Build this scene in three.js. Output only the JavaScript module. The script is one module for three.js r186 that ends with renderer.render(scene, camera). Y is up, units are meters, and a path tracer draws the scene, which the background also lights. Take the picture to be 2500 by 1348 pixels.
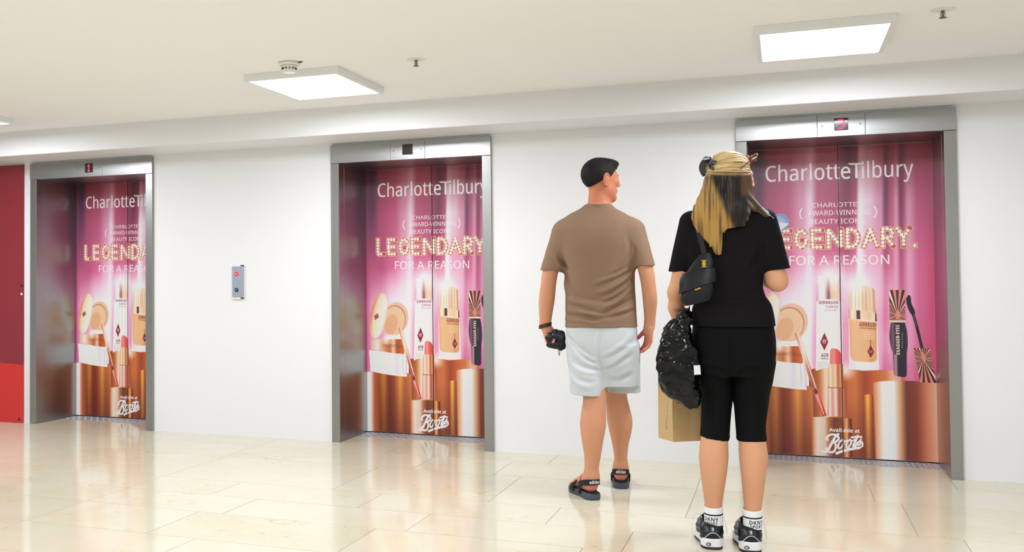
import * as THREE from 'three';
import { mergeGeometries, mergeVertices } from 'three/addons/utils/BufferGeometryUtils.js';
import { RoundedBoxGeometry } from 'three/addons/geometries/RoundedBoxGeometry.js';
import { RectAreaLightUniformsLib } from 'three/addons/lights/RectAreaLightUniformsLib.js';

// ---------- camera, exposure, lights ----------
const scene = new THREE.Scene();
scene.background = new THREE.Color(0x000000);
const camera = new THREE.PerspectiveCamera(30.67, 2500 / 1348, 0.05, 60);
camera.position.set(-0.0572, 1.1728, 6.5973);
camera.rotation.set(0.0258, 0.3872, -0.0068, 'YXZ');
camera.setViewOffset(2500, 1348, 338.9, 58.5, 2500, 1348);
scene.add(camera);
const renderer = new THREE.WebGLRenderer({ antialias: true });
renderer.toneMapping = THREE.LinearToneMapping;
renderer.toneMappingExposure = 1.0;
renderer.shadowMap.enabled = true;
RectAreaLightUniformsLib.init();
const LAMP_POWER = 24.0, LAMP_COLOR = new THREE.Color(0.955, 0.985, 1.06);
const CEIL = 2.335;
// [centre x, centre z] of the square ceiling panels; the first three are in the picture, the others carry the grid on behind the camera
const LAMPS = [[-2.59, 1.255], [0.129, 1.265], [-5.45, 1.24], [-5.45, 3.9], [-2.59, 3.9], [0.129, 3.9], [2.85, 3.9], [-5.45, 6.6], [-2.59, 6.6], [0.129, 6.6], [2.85, 6.6]];

// ---------- helpers ----------
let rngState = 7;
const rnd = () => { rngState = (rngState + 0x6d2b79f5) | 0; let t = Math.imul(rngState ^ (rngState >>> 15), 1 | rngState); t = (t + Math.imul(t ^ (t >>> 7), 61 | t)) ^ t; return ((t ^ (t >>> 14)) >>> 0) / 4294967296; };
const clamp = (x, a, b) => Math.min(Math.max(x, a), b), lerp = (a, b, t) => a + (b - a) * t, ss = (a, b, x) => { const t = clamp((x - a) / (b - a), 0, 1); return t * t * (3 - 2 * t); };
const hash3 = (x, y, z) => { let h = Math.imul(x, 374761393) + Math.imul(y, 668265263) + Math.imul(z, 2147483647 ^ 0x5bd1e995); h = Math.imul(h ^ (h >>> 13), 1274126177); return ((h ^ (h >>> 16)) >>> 0) / 4294967296; };
function noise(x, y, z) {
  const i = Math.floor(x), j = Math.floor(y), k = Math.floor(z); let u = x - i, v = y - j, w = z - k; u *= u * (3 - 2 * u); v *= v * (3 - 2 * v); w *= w * (3 - 2 * w);
  const L = (a, b, t) => a + (b - a) * t;
  return L(L(L(hash3(i, j, k), hash3(i + 1, j, k), u), L(hash3(i, j + 1, k), hash3(i + 1, j + 1, k), u), v), L(L(hash3(i, j, k + 1), hash3(i + 1, j, k + 1), u), L(hash3(i, j + 1, k + 1), hash3(i + 1, j + 1, k + 1), u), v), w) * 2 - 1;
}
const fbm = (x, y, z, n = 4) => { let s = 0, a = 0.5; for (let i = 0; i < n; i++) { s += a * noise(x, y, z); x = x * 2 + 17.1; y = y * 2 + 3.7; z = z * 2 + 9.2; a *= 0.5; } return s; };
const names = new Map();
const numbered = (n) => { const k = names.get(n) ?? 0; names.set(n, k + 1); return k ? n + '_' + String(k).padStart(3, '0') : n; };
const std = (o) => new THREE.MeshStandardMaterial(o), phys = (o) => new THREE.MeshPhysicalMaterial(o);
const rgb = (r, g, b) => new THREE.Color().setRGB(r / 255, g / 255, b / 255, THREE.SRGBColorSpace);
function part(name, geo, mat, parent, label) {
  const g = Array.isArray(geo) ? mergeGeometries(geo.map((q) => { const c = q.index ? q.toNonIndexed() : q; for (const a of Object.keys(c.attributes)) if (!['position', 'normal', 'uv'].includes(a)) c.deleteAttribute(a); return c; })) : geo;
  const m = new THREE.Mesh(g, mat); m.name = name; m.castShadow = m.receiveShadow = true; parent.add(m);
  if (label) m.userData.label = label;
  return m;
}
function thing(name, label, category, pos = [0, 0, 0], group) {
  const o = new THREE.Group(); o.name = numbered(name); o.position.set(...pos); o.userData = { label, category }; if (group) o.userData.group = group; scene.add(o); return o;
}
function struct(name, geo, mat, label) { const m = part(name, geo, mat, scene); m.userData = { kind: 'structure' }; if (label) m.userData.label = label; return m; }
const box = (x0, x1, y0, y1, z0, z1) => { const g = new THREE.BoxGeometry(x1 - x0, y1 - y0, z1 - z0); g.translate((x0 + x1) / 2, (y0 + y1) / 2, (z0 + z1) / 2); return g; };
// box with uv in metres on every face
function mbox(x0, x1, y0, y1, z0, z1, ou = 0, ov = 0, s = 1) {
  const g = box(x0, x1, y0, y1, z0, z1), p = g.attributes.position, n = g.attributes.normal, uv = g.attributes.uv;
  for (let i = 0; i < p.count; i++) {
    const ax = Math.abs(n.getX(i)), ay = Math.abs(n.getY(i));
    const a = ax > 0.5 ? p.getZ(i) : p.getX(i), b = ay > 0.5 ? p.getZ(i) : p.getY(i);
    uv.setXY(i, a * s + ou, b * s + ov);
  }
  return g;
}
const rbox = (x0, x1, y0, y1, z0, z1, r = 0.003, seg = 2) => { const g = new RoundedBoxGeometry(x1 - x0, y1 - y0, z1 - z0, seg, r); g.translate((x0 + x1) / 2, (y0 + y1) / 2, (z0 + z1) / 2); return g; };
const canvas = (w, h) => { const c = document.createElement('canvas'); c.width = w; c.height = h; return [c, c.getContext('2d')]; };
const ctex = (c, srgb = true) => { const t = new THREE.CanvasTexture(c); if (srgb) t.colorSpace = THREE.SRGBColorSpace; t.magFilter = THREE.LinearFilter; t.anisotropy = 8; return t; };
function dtex(w, h, fn, srgb) {   // fn(x, y) -> [r, g, b] 0..255, tileable when fn is
  const d = new Uint8Array(w * h * 4);
  for (let y = 0; y < h; y++) for (let x = 0; x < w; x++) { const c = fn(x / w, y / h), o = (y * w + x) * 4; d[o] = c[0]; d[o + 1] = c[1]; d[o + 2] = c[2]; d[o + 3] = 255; }
  const t = new THREE.DataTexture(d, w, h); t.wrapS = t.wrapT = THREE.RepeatWrapping; t.magFilter = THREE.LinearFilter; t.minFilter = THREE.LinearMipmapLinearFilter; if (srgb) t.colorSpace = THREE.SRGBColorSpace; t.needsUpdate = true; return t;
}
// strap or band: rectangle of width w and thickness t swept along points, "across" is the direction of the width
function band(pts, across, w, t, closed = false, n = 40) {
  const cv = new THREE.CatmullRomCurve3(pts.map((p) => new THREE.Vector3(...p)), closed, 'centripetal'), pos = [], uv = [], idx = [];
  const A0 = new THREE.Vector3(...across).normalize(), T = new THREE.Vector3(), N = new THREE.Vector3(), A = new THREE.Vector3(), q = new THREE.Vector3();
  const quads = [[-1, 1, 1, 1], [1, 1, 1, -1], [1, -1, -1, -1], [-1, -1, -1, 1]];   // four faces round the section
  for (let i = 0; i <= n; i++) {
    const u = i / n, p = cv.getPointAt(u); cv.getTangentAt(u, T); N.crossVectors(T, A0).normalize(); A.crossVectors(N, T).normalize();
    for (const [a0, n0, a1, n1] of quads) for (const [a, m, v] of [[a0, n0, 0], [a1, n1, 1]]) {
      q.copy(p).addScaledVector(A, a * w / 2).addScaledVector(N, m * t / 2); pos.push(q.x, q.y, q.z); uv.push(u, v);
    }
  }
  for (let i = 0; i < n; i++) for (let f = 0; f < 4; f++) { const a = i * 8 + f * 2, b = a + 8; idx.push(a, b, a + 1, a + 1, b, b + 1); }
  if (!closed) for (const s of [0, n]) { const b = s * 8; idx.push(b, b + 1, b + 3, b, b + 3, b + 5); }
  const g = new THREE.BufferGeometry(); g.setAttribute('position', new THREE.Float32BufferAttribute(pos, 3)); g.setAttribute('uv', new THREE.Float32BufferAttribute(uv, 2)); g.setIndex(idx); g.computeVertexNormals(); return g;
}
const tube = (pts, r, seg = 24, rad = 6, closed = false) => new THREE.TubeGeometry(new THREE.CatmullRomCurve3(pts.map((p) => new THREE.Vector3(...p)), closed), seg, r, rad, closed);

// ---------- distance fields, for bodies, cloth and bags ----------
const sub = (a, b) => [a[0] - b[0], a[1] - b[1], a[2] - b[2]], add = (a, b, s = 1) => [a[0] + b[0] * s, a[1] + b[1] * s, a[2] + b[2] * s], dot = (a, b) => a[0] * b[0] + a[1] * b[1] + a[2] * b[2];
const cross = (a, b) => [a[1] * b[2] - a[2] * b[1], a[2] * b[0] - a[0] * b[2], a[0] * b[1] - a[1] * b[0]], nrm = (a) => { const l = Math.hypot(...a) || 1; return [a[0] / l, a[1] / l, a[2] / l]; };
function cone(a, b, r1, r2, k = 0.02) {   // tapered capsule
  const d = sub(b, a), dd = dot(d, d) || 1e-9, c = add(a, d, 0.5), R = Math.sqrt(dd) / 2 + Math.max(r1, r2);
  return { k, c, R, f(x, y, z) { const px = x - a[0], py = y - a[1], pz = z - a[2], t = clamp((px * d[0] + py * d[1] + pz * d[2]) / dd, 0, 1); return Math.hypot(px - d[0] * t, py - d[1] * t, pz - d[2] * t) - (r1 + (r2 - r1) * t); } };
}
function ell(c, r, k = 0.02) {
  return { k, c, R: Math.max(...r), f(x, y, z) { const a = (x - c[0]) / r[0], b = (y - c[1]) / r[1], e = (z - c[2]) / r[2], k0 = Math.sqrt(a * a + b * b + e * e); if (k0 < 1e-6) return -Math.min(...r); const k1 = Math.hypot(a / r[0], b / r[1], e / r[2]); return k0 * (k0 - 1) / k1; } };
}
// rows [y, centre x, centre z, half width, half depth], joined smoothly
function loft(rows, n = 2, k = 0.02) {
  const y0 = rows[0][0], y1 = rows[rows.length - 1][0], N = Math.ceil((y1 - y0) / 0.002), T = [];
  for (let i = 0; i <= N; i++) {
    const y = lerp(y0, y1, i / N); let s = 0; while (s < rows.length - 2 && rows[s + 1][0] < y) s++;
    const A = rows[Math.max(s - 1, 0)], B = rows[s], C = rows[s + 1], D = rows[Math.min(s + 2, rows.length - 1)], h = C[0] - B[0], t = clamp((y - B[0]) / h, 0, 1), o = [];
    for (let q = 1; q < 5; q++) {
      const m0 = A === B ? (C[q] - B[q]) / h : (C[q] - A[q]) / (C[0] - A[0]), m1 = D === C ? (C[q] - B[q]) / h : (D[q] - B[q]) / (D[0] - B[0]);
      const t2 = t * t, t3 = t2 * t; o.push((2 * t3 - 3 * t2 + 1) * B[q] + (t3 - 2 * t2 + t) * m0 * h + (3 * t2 - 2 * t3) * C[q] + (t3 - t2) * m1 * h);
    }
    T.push(o);
  }
  let xm = 0, zm = 0, R = 0; for (const r of rows) { xm += r[1] / rows.length; zm += r[2] / rows.length; } for (const r of rows) R = Math.max(R, Math.hypot(r[1] - xm, r[2] - zm) + Math.max(r[3], r[4]));
  return {
    k, c: [xm, (y0 + y1) / 2, zm], R: Math.hypot((y1 - y0) / 2, R), at: (y) => T[Math.round(clamp((y - y0) / (y1 - y0), 0, 1) * N)],
    f(x, y, z) {
      const s = clamp((y - y0) / (y1 - y0), 0, 1) * N, i = Math.min(Math.floor(s), N - 1), w = s - i, A = T[i], B = T[i + 1], cx = A[0] + (B[0] - A[0]) * w, cz = A[1] + (B[1] - A[1]) * w, a = A[2] + (B[2] - A[2]) * w, b = A[3] + (B[3] - A[3]) * w, u = Math.abs(x - cx) / a, v = Math.abs(z - cz) / b;
      const d = ((n === 2 ? Math.sqrt(u * u + v * v) : (u ** n + v ** n) ** (1 / n)) - 1) * Math.min(a, b), e = Math.max(y0 - y, y - y1);
      return e > 0 ? (d > 0 ? Math.hypot(d, e) : e) : Math.max(d, e);
    },
  };
}
function union(prims) {
  return (x, y, z) => {
    let d = 1e3;
    for (const p of prims) {
      if (Math.hypot(x - p.c[0], y - p.c[1], z - p.c[2]) - p.R > d + p.k) continue;
      const e = p.f(x, y, z), h = Math.max(p.k - Math.abs(d - e), 0) / p.k; d = Math.min(d, e) - h * h * p.k / 4;
    }
    return d;
  };
}
// naive surface nets
function mesher(f, lo, hi, cell, colour) {
  const nx = Math.ceil((hi[0] - lo[0]) / cell) + 1, ny = Math.ceil((hi[1] - lo[1]) / cell) + 1, nz = Math.ceil((hi[2] - lo[2]) / cell) + 1, G = new Float32Array(nx * ny * nz).fill(1), B = 5, far = B * cell * 1.9;
  for (let k = 0; k < nz; k += B) for (let j = 0; j < ny; j += B) for (let i = 0; i < nx; i += B) {
    const c = f(lo[0] + (i + B / 2 - 0.5) * cell, lo[1] + (j + B / 2 - 0.5) * cell, lo[2] + (k + B / 2 - 0.5) * cell), skip = Math.abs(c) > far;
    for (let q = k; q < Math.min(k + B, nz); q++) for (let s = j; s < Math.min(j + B, ny); s++) for (let t = i; t < Math.min(i + B, nx); t++) G[(q * ny + s) * nx + t] = skip ? c : f(lo[0] + t * cell, lo[1] + s * cell, lo[2] + q * cell);
  }
  const id = new Int32Array(nx * ny * nz).fill(-1), pos = [], idx = [], off = [0, 1, nx, nx + 1, nx * ny, nx * ny + 1, nx * ny + nx, nx * ny + nx + 1];
  const E = [[0, 1], [2, 3], [4, 5], [6, 7], [0, 2], [1, 3], [4, 6], [5, 7], [0, 4], [1, 5], [2, 6], [3, 7]];
  for (let k = 0; k < nz - 1; k++) for (let j = 0; j < ny - 1; j++) for (let i = 0; i < nx - 1; i++) {
    const b = (k * ny + j) * nx + i; let m = 0; for (let q = 0; q < 8; q++) if (G[b + off[q]] < 0) m |= 1 << q;
    if (m === 0 || m === 255) continue;
    let x = 0, y = 0, z = 0, n = 0;
    for (const [p, q] of E) { const a = G[b + off[p]], c = G[b + off[q]]; if ((a < 0) === (c < 0)) continue; const t = a / (a - c); x += lerp(p & 1, q & 1, t); y += lerp((p >> 1) & 1, (q >> 1) & 1, t); z += lerp(p >> 2, q >> 2, t); n++; }
    id[b] = pos.length / 3; pos.push(lo[0] + (i + x / n) * cell, lo[1] + (j + y / n) * cell, lo[2] + (k + z / n) * cell);
  }
  const quad = (a, b, c, d, flip) => { if (a < 0 || b < 0 || c < 0 || d < 0) return; flip ? idx.push(a, c, b, a, d, c) : idx.push(a, b, c, a, c, d); };
  for (let k = 1; k < nz - 1; k++) for (let j = 1; j < ny - 1; j++) for (let i = 1; i < nx - 1; i++) {
    const b = (k * ny + j) * nx + i, s = G[b] < 0;
    if (s !== G[b + 1] < 0) quad(id[b - nx - nx * ny], id[b - nx * ny], id[b], id[b - nx], !s);
    if (s !== G[b + nx] < 0) quad(id[b - 1 - nx * ny], id[b - 1], id[b], id[b - nx * ny], !s);
    if (s !== G[b + nx * ny] < 0) quad(id[b - 1 - nx], id[b - nx], id[b], id[b - 1], !s);
  }
  const nor = new Float32Array(pos.length), col = colour && new Float32Array(pos.length), e = cell * 0.6, uv = new Float32Array(pos.length / 3 * 2);
  for (let i = 0; i < pos.length; i += 3) {
    const x = pos[i], y = pos[i + 1], z = pos[i + 2], a = f(x + e, y, z) - f(x - e, y, z), b = f(x, y + e, z) - f(x, y - e, z), c = f(x, y, z + e) - f(x, y, z - e), l = Math.hypot(a, b, c) || 1;
    nor[i] = a / l; nor[i + 1] = b / l; nor[i + 2] = c / l; uv[i / 3 * 2] = x; uv[i / 3 * 2 + 1] = y;
    if (colour) { const q = colour(x, y, z, nor[i], nor[i + 1], nor[i + 2]); col[i] = q[0]; col[i + 1] = q[1]; col[i + 2] = q[2]; }
  }
  const g = new THREE.BufferGeometry(); g.setAttribute('position', new THREE.Float32BufferAttribute(pos, 3)); g.setAttribute('normal', new THREE.BufferAttribute(nor, 3)); g.setAttribute('uv', new THREE.BufferAttribute(uv, 2));
  if (colour) g.setAttribute('color', new THREE.BufferAttribute(col, 3)); g.setIndex(idx); return g;
}
// fold lines pressed into cloth: [x0, y0, x1, y1, bend, width, depth] seen along z
const folds = (list) => (x, y) => {
  let s = 0;
  for (const [x0, y0, x1, y1, bend, w, d] of list) {
    const dx = x1 - x0, dy = y1 - y0, l2 = dx * dx + dy * dy, t = ((x - x0) * dx + (y - y0) * dy) / l2; if (t < -0.15 || t > 1.15) continue;
    const q = ((x - x0) * dy - (y - y0) * dx) / Math.sqrt(l2) - bend * 4 * t * (1 - t), e = q / w;
    if (Math.abs(e) < 3) s += d * Math.exp(-e * e) * ss(-0.15, 0.2, t) * ss(1.15, 0.8, t) - d * 0.6 * Math.exp(-(e - 1.5) * (e - 1.5)) * ss(-0.15, 0.2, t) * ss(1.15, 0.8, t);
  }
  return s;
};

// ---------- materials of the place ----------
const paintBump = dtex(512, 512, (u, v) => { const a = 128 + 60 * noise(u * 64, v * 64, 1) + 40 * noise(u * 128, v * 128, 5); return [a, a, a]; });
paintBump.repeat.set(0.6, 0.6);
const M = {
  wall: std({ color: rgb(237, 238, 241), roughness: 0.55, bumpMap: paintBump, bumpScale: 0.0004 }),
  ceiling: std({ color: rgb(252, 252, 252), roughness: 0.75, bumpMap: paintBump, bumpScale: 0.0004 }),
  grout: std({ color: rgb(160, 155, 145), roughness: 0.8 }),
  lampBody: std({ color: rgb(238, 240, 242), roughness: 0.4 }),
  diffuser: std({ color: 0xffffff, roughness: 0.5, emissive: LAMP_COLOR.clone(), emissiveIntensity: 2.2 }),
  plastic: std({ color: rgb(240, 240, 238), roughness: 0.4 }),
  darkSlot: std({ color: rgb(70, 70, 70), roughness: 0.7 }),
  brass: std({ color: rgb(120, 115, 105), metalness: 0.9, roughness: 0.35 }),
  rubber: std({ color: rgb(35, 37, 40), roughness: 0.7 }),
  screen: phys({ color: rgb(38, 8, 14), roughness: 0.12, clearcoat: 0.6, clearcoatRoughness: 0.05 }),
  led: std({ color: rgb(255, 30, 70), emissive: new THREE.Color(1, 0.03, 0.09), emissiveIntensity: 2.4, roughness: 0.5 }),
};
const brushed = (vertical) => dtex(512, 512, (u, v) => { const s = vertical ? u : v, l = vertical ? v : u; const a = 128 + 70 * noise(s * 256, l * 4, 3) + 50 * noise(s * 128, l * 8, 8); return [a, a, a]; });
const brushV = brushed(true), brushH = brushed(false);
M.steel = phys({ color: rgb(160, 161, 161), metalness: 1, roughness: 0.3, bumpMap: brushV, bumpScale: 0.00005, anisotropy: 0.5, anisotropyRotation: Math.PI / 2 });
M.steelH = phys({ color: rgb(160, 161, 161), metalness: 1, roughness: 0.3, bumpMap: brushH, bumpScale: 0.00005, anisotropy: 0.5 });
M.sill = std({ color: rgb(198, 200, 206), metalness: 0.55, roughness: 0.42 });

// ---------- room ----------
const LX = [-5.795, -3.0756, -0.3213], LW = 1.1926, LJ = 0.0632, LD = 0.508, LH = 2.0, LT = 2.131, ZW = -0.02;
const RX0 = -8.6, RX1 = 5.2, RZ1 = 9.2;
{
  const g = [], edges = [RX0 - 0.2, LX[0], LX[0] + LW, LX[1], LX[1] + LW, LX[2], LX[2] + LW, RX1 + 0.2];
  for (let i = 0; i < 8; i += 2) g.push(mbox(edges[i], edges[i + 1], -0.1, CEIL + 0.15, -0.75, ZW));
  for (const x of LX) g.push(mbox(x, x + LW, LT, CEIL + 0.15, -0.75, ZW), mbox(x, x + LW, -0.1, LT, -0.8, -0.62));
  struct('wall_back', g, M.wall, 'white painted wall between the lift doors');
  struct('wall_front', mbox(RX0 - 0.2, RX1 + 0.2, -0.1, CEIL + 0.15, RZ1, RZ1 + 0.15), M.wall, 'white wall facing the lifts');
  struct('wall_left', mbox(RX0 - 0.2, RX0, -0.1, CEIL + 0.15, ZW, RZ1), M.wall, 'white wall at the left end of the lobby');
  struct('wall_right', mbox(RX1, RX1 + 0.2, -0.1, CEIL + 0.15, ZW, RZ1), M.wall, 'white wall at the right end of the lobby');
  struct('ceiling', mbox(RX0 - 0.2, RX1 + 0.2, CEIL, CEIL + 0.15, -0.7, RZ1 + 0.1), M.ceiling, 'flat off-white painted ceiling');
  const b = new RoundedBoxGeometry(RX1 - RX0, 0.26, 0.62, 3, 0.008); b.translate((RX0 + RX1) / 2, 2.146 + 0.13, 0.40 - 0.31);
  struct('trim_1', b, M.wall, 'white boxed beam running above the lift doors');
}
// floor: stone slabs laid in rows along the wall, each its own piece
{
  const S = 1 / 1.6, wrapN = (x, y, s, z) => { const a = noise(x * s, y * s, z), b = noise((x - 1) * s, y * s, z), c = noise(x * s, (y - 1) * s, z), d = noise((x - 1) * s, (y - 1) * s, z); return lerp(lerp(a, b, x), lerp(c, d, x), y); };
  const stone = dtex(1024, 1024, (u, v) => {
    const c = wrapN(u, v, 5, 1), m = wrapN(u, v, 18, 4), s = wrapN(u, v, 55, 7), f = wrapN(u, v, 190, 11), vein = Math.max(0, wrapN(u, v, 24, 21) * 0.6 + wrapN(u, v, 70, 23) * 0.5 - 0.36) * 2.2, spot = Math.max(0, wrapN(u, v, 80, 31) - 0.66) * 3;
    const t = 0.55 * c + 0.3 * m + 0.15 * s, k = f * 2.2;
    return [clamp(217 + 6 * t + k - 6 * vein - 30 * spot, 0, 255), clamp(211 + 8 * t + k - 11 * vein - 36 * spot, 0, 255), clamp(189 + 15 * t + k - 36 * vein - 46 * spot, 0, 255)];
  }, true);
  const rough = dtex(256, 256, (u, v) => { const a = 128 + 40 * noise(u * 40, v * 40, 2); return [a, a, a]; });
  const tones = [[1, 1, 1], [0.985, 0.98, 0.96], [1, 0.985, 0.965], [0.965, 0.95, 0.92], [1, 1, 1]].map((c) => phys({ map: stone, color: new THREE.Color().setRGB(c[0], c[1], c[2]), roughness: 0.22, specularIntensity: 1, roughnessMap: rough }));
  const floor = new THREE.Group(); floor.name = 'floor'; floor.userData = { kind: 'structure', label: 'polished cream limestone slab floor' }; scene.add(floor);
  part('floor_bed', mbox(RX0 - 0.2, RX1 + 0.2, -0.12, -0.0035, -0.7, RZ1 + 0.1), M.grout, floor);
  const rows = [[-0.3, 0.30, [-7.6, -6.7, -5.6, -4.5, -3.5, -2.55, -1.45, -0.42, 0.80, 1.75, 2.8, 3.9]],
    [0.30, 0.775, [-7.9, -7.0, -6.1, -5.1, -4.35, -3.5, -2.19, -1.675, -0.523, 0.36, 1.35, 2.3, 3.3, 4.2]],
    [0.775, 1.48, [-7.4, -6.3, -5.45, -4.55, -3.5, -2.40, -1.505, -0.52, 0.48, 1.45, 2.5, 3.6]],
    [1.48, 1.84, [-7.7, -6.7, -5.6, -4.75, -3.5, -2.97, -2.095, -1.125, -0.2, 0.657, 1.6, 2.6, 3.6, 4.5]],
    [1.84, 2.20, [-7.2, -6.2, -5.2, -4.2, -3.5, -2.675, -1.70, -0.717, 0.25, 1.2, 2.2, 3.2, 4.2]],
    [2.20, 2.66, [-7.5, -6.5, -5.5, -4.6, -3.5, -2.81, -1.845, -0.88, 0.08, 1.0, 2.0, 3.0, 4.0]],
    [2.66, 3.12, [-7.1, -6.1, -5.1, -4.1, -3.5, -2.54, -1.6, -0.62, 0.35, 1.3, 2.3, 3.3, 4.3]]];
  for (let z = 3.12, i = 0; z < RZ1; z += 0.9, i++) { const j = [-3.5]; for (let x = -4.5 - (i % 2) * 0.4; x > RX0 + 0.2; x -= 1.1) j.unshift(x); for (let x = -2.5 + (i % 2) * 0.45; x < RX1 - 0.2; x += 1.1) j.push(x); rows.push([z, z + 0.9, j]); }
  const gap = 0.0015;
  for (const [z0, z1, js] of rows) {
    const e = [RX0 - 0.1, ...js, RX1 + 0.1];
    for (let i = 0; i < e.length - 1; i++) part('floor_slab', mbox(e[i] + gap, e[i + 1] - gap, -0.02, (rnd() - 0.5) * 0.0003, z0 + gap, Math.min(z1, RZ1 + 0.05) - gap, rnd(), rnd(), S), tones[Math.floor(rnd() * tones.length)], floor);
  }
}
// red hoarding on the wall at the left
{
  const [c, x] = canvas(512, 1024); x.fillStyle = 'rgb(140,32,46)'; x.fillRect(0, 0, 512, 1024);
  x.fillStyle = 'rgb(212,42,38)'; x.beginPath(); x.ellipse(300, 1040, 700, 256, 0, 0, Math.PI * 2); x.fill();
  const t = ctex(c), o = thing('printed_panel', 'dark red printed wall panel with a brighter red curve at its foot', 'panel', [-6.6, 0, ZW + 0.004]);
  const g = box(-0.73, 0.73, 0.002, 2.131, 0, 0.012); part('board', g, phys({ map: t, roughness: 0.3, clearcoat: 0.3, clearcoatRoughness: 0.2 }), o);
  for (const [y, m] of [[1.13, M.rubber], [1.06, M.plastic], [0.03, M.rubber]]) { const s = new THREE.SphereGeometry(0.011, 12, 8); s.scale(1, 1, 0.6); s.translate(0.715 - (y < 0.1 ? 0.02 : 0), y, 0.012); part('fixing_screw', s, m, o); }
}

// ---------- the advert printed on the lift doors ----------
const PX = 960;
function poster() {
  const [c, x] = canvas(1024, 1920), U = (u) => u * PX, Y = (v) => (2 - v) * PX;
  // curtain: colours at four heights, left to right
  const us = [0, 0.05, 0.12, 0.22, 0.31, 0.36, 0.41, 0.50, 0.58, 0.625, 0.65, 0.70, 0.77, 0.80, 0.83, 0.86, 0.885, 0.93, 0.985, 1.07];
  const H = [[2.0, 'f,u,k,l,m,n,l,l,f,g,n,m,l,g,j,l,g,k,l,j'], [1.65, 'h,b,p,q,r,s,q,p,o,p,t,s,r,b,q,r,o,r,q,p'], [1.25, 'p,q,q,v,w,s,v,v,q,v,t,w,w,q,v,w,q,w,v,y'], [0.95, 'v,w,w,t,z,z,w,w,w,w,z,z,w,v,w,w,v,w,v,y'], [0.4, 'v,w,w,t,z,z,w,w,w,w,z,z,w,v,v,w,y,v,y,y']];
  const P = { f: [92, 30, 44], u: [60, 30, 48], k: [140, 52, 68], l: [150, 60, 76], m: [168, 88, 102], n: [184, 112, 128], g: [108, 38, 56], j: [134, 48, 62], h: [120, 66, 92], b: [112, 62, 96], p: [174, 82, 116], q: [188, 90, 128], r: [214, 148, 178], s: [234, 206, 226], o: [132, 54, 88], t: [244, 234, 244], v: [214, 108, 152], w: [232, 160, 194], y: [206, 84, 122], z: [250, 236, 246] };
  const T = H.map(([v, s]) => [v, s.split(',').map((q) => P[q])]), im = x.createImageData(1024, 1920);
  for (let j = 0; j < 1920; j++) {
    const v = 2 - j / PX; let s = 0; while (s < T.length - 2 && T[s + 1][0] > v) s++;
    const t = clamp((T[s][0] - v) / (T[s][0] - T[s + 1][0]), 0, 1);
    for (let i = 0; i < 1024; i++) {
      const u = clamp(i / PX + (1.5 - v) * 0.03 * Math.sin(i / PX * 3) - 0.0, 0, 1.069); let q = 0; while (q < us.length - 2 && us[q + 1] < u) q++;
      let w = (u - us[q]) / (us[q + 1] - us[q]); w = w * w * (3 - 2 * w); const o = (j * 1024 + i) * 4;
      for (let k = 0; k < 3; k++) im.data[o + k] = lerp(lerp(T[s][1][q][k], T[s][1][q + 1][k], w), lerp(T[s + 1][1][q][k], T[s + 1][1][q + 1][k], w), t);
      im.data[o + 3] = 255;
    }
  }
  x.putImageData(im, 0, 0);
  const hg = (u0, u1, stops) => { const g = x.createLinearGradient(U(u0), 0, U(u1), 0); stops.forEach(([t, col]) => g.addColorStop(t, 'rgb(' + col + ')')); return g; };
  const poly = (pts, fill) => { x.fillStyle = fill; x.beginPath(); pts.forEach(([u, v], i) => i ? x.lineTo(U(u), Y(v)) : x.moveTo(U(u), Y(v))); x.closePath(); x.fill(); };
  const elli = (u, v, a, b, r, fill) => { x.fillStyle = fill; x.beginPath(); x.ellipse(U(u), Y(v), a * PX, b * PX, r, 0, Math.PI * 2); x.fill(); };
  const glow = (u, v, r, col, a) => { const g = x.createRadialGradient(U(u), Y(v), 0, U(u), Y(v), r * PX); g.addColorStop(0, `rgba(${col},${a})`); g.addColorStop(1, `rgba(${col},0)`); x.fillStyle = g; x.fillRect(U(u - r), Y(v + r), 2 * r * PX, 2 * r * PX); };
  const text = (s, u0, u1, v, cap, font, fill, rot = 0) => { x.save(); x.translate(U(u0), Y(v)); x.rotate(rot); x.font = font.replace('#', '100px'); const m = x.measureText(s); x.scale((u1 - u0) * PX / m.width, cap * PX / 71.5); x.fillStyle = fill; x.fillText(s, 0, 0); x.restore(); };
  const line = (pts, w, col) => { x.strokeStyle = col; x.lineWidth = w * PX; x.lineCap = x.lineJoin = 'round'; x.beginPath(); pts.forEach(([u, v], i) => i ? x.lineTo(U(u), Y(v)) : x.moveTo(U(u), Y(v))); x.stroke(); };
  // stage lights behind the goods
  for (const [u, v, r, a] of [[0.27, 1.0, 0.26, 0.5], [0.47, 1.12, 0.22, 0.75], [0.65, 1.08, 0.24, 0.7], [0.8, 0.75, 0.2, 0.35]]) glow(u, v, r, '255,238,250', a);
  // pedestals
  const ped = (u0, u1, v, stops, ry) => { x.fillStyle = hg(u0, u1, stops); x.beginPath(); x.moveTo(U(u0), Y(v)); x.ellipse(U((u0 + u1) / 2), Y(v), (u1 - u0) / 2 * PX, ry * PX, 0, Math.PI, 0); x.lineTo(U(u1), 1920); x.lineTo(U(u0), 1920); x.fill(); };
  ped(0.34, 0.62, 0.555, [[0, '120,55,30'], [0.2, '186,104,52'], [0.36, '250,224,198'], [0.46, '226,160,104'], [0.7, '180,92,46'], [1, '170,80,44']], 0.02);
  ped(0.56, 0.87, 0.56, [[0, '196,104,58'], [0.16, '206,116,64'], [0.34, '160,66,34'], [0.5, '196,92,48'], [0.72, '206,122,78'], [0.85, '236,178,138'], [1, '226,160,120']], 0.012);
  ped(0.66, 0.715, 0.405, [[0, '200,96,30'], [0.35, '252,196,104'], [0.6, '216,120,40'], [1, '120,40,24']], 0.01);
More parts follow.
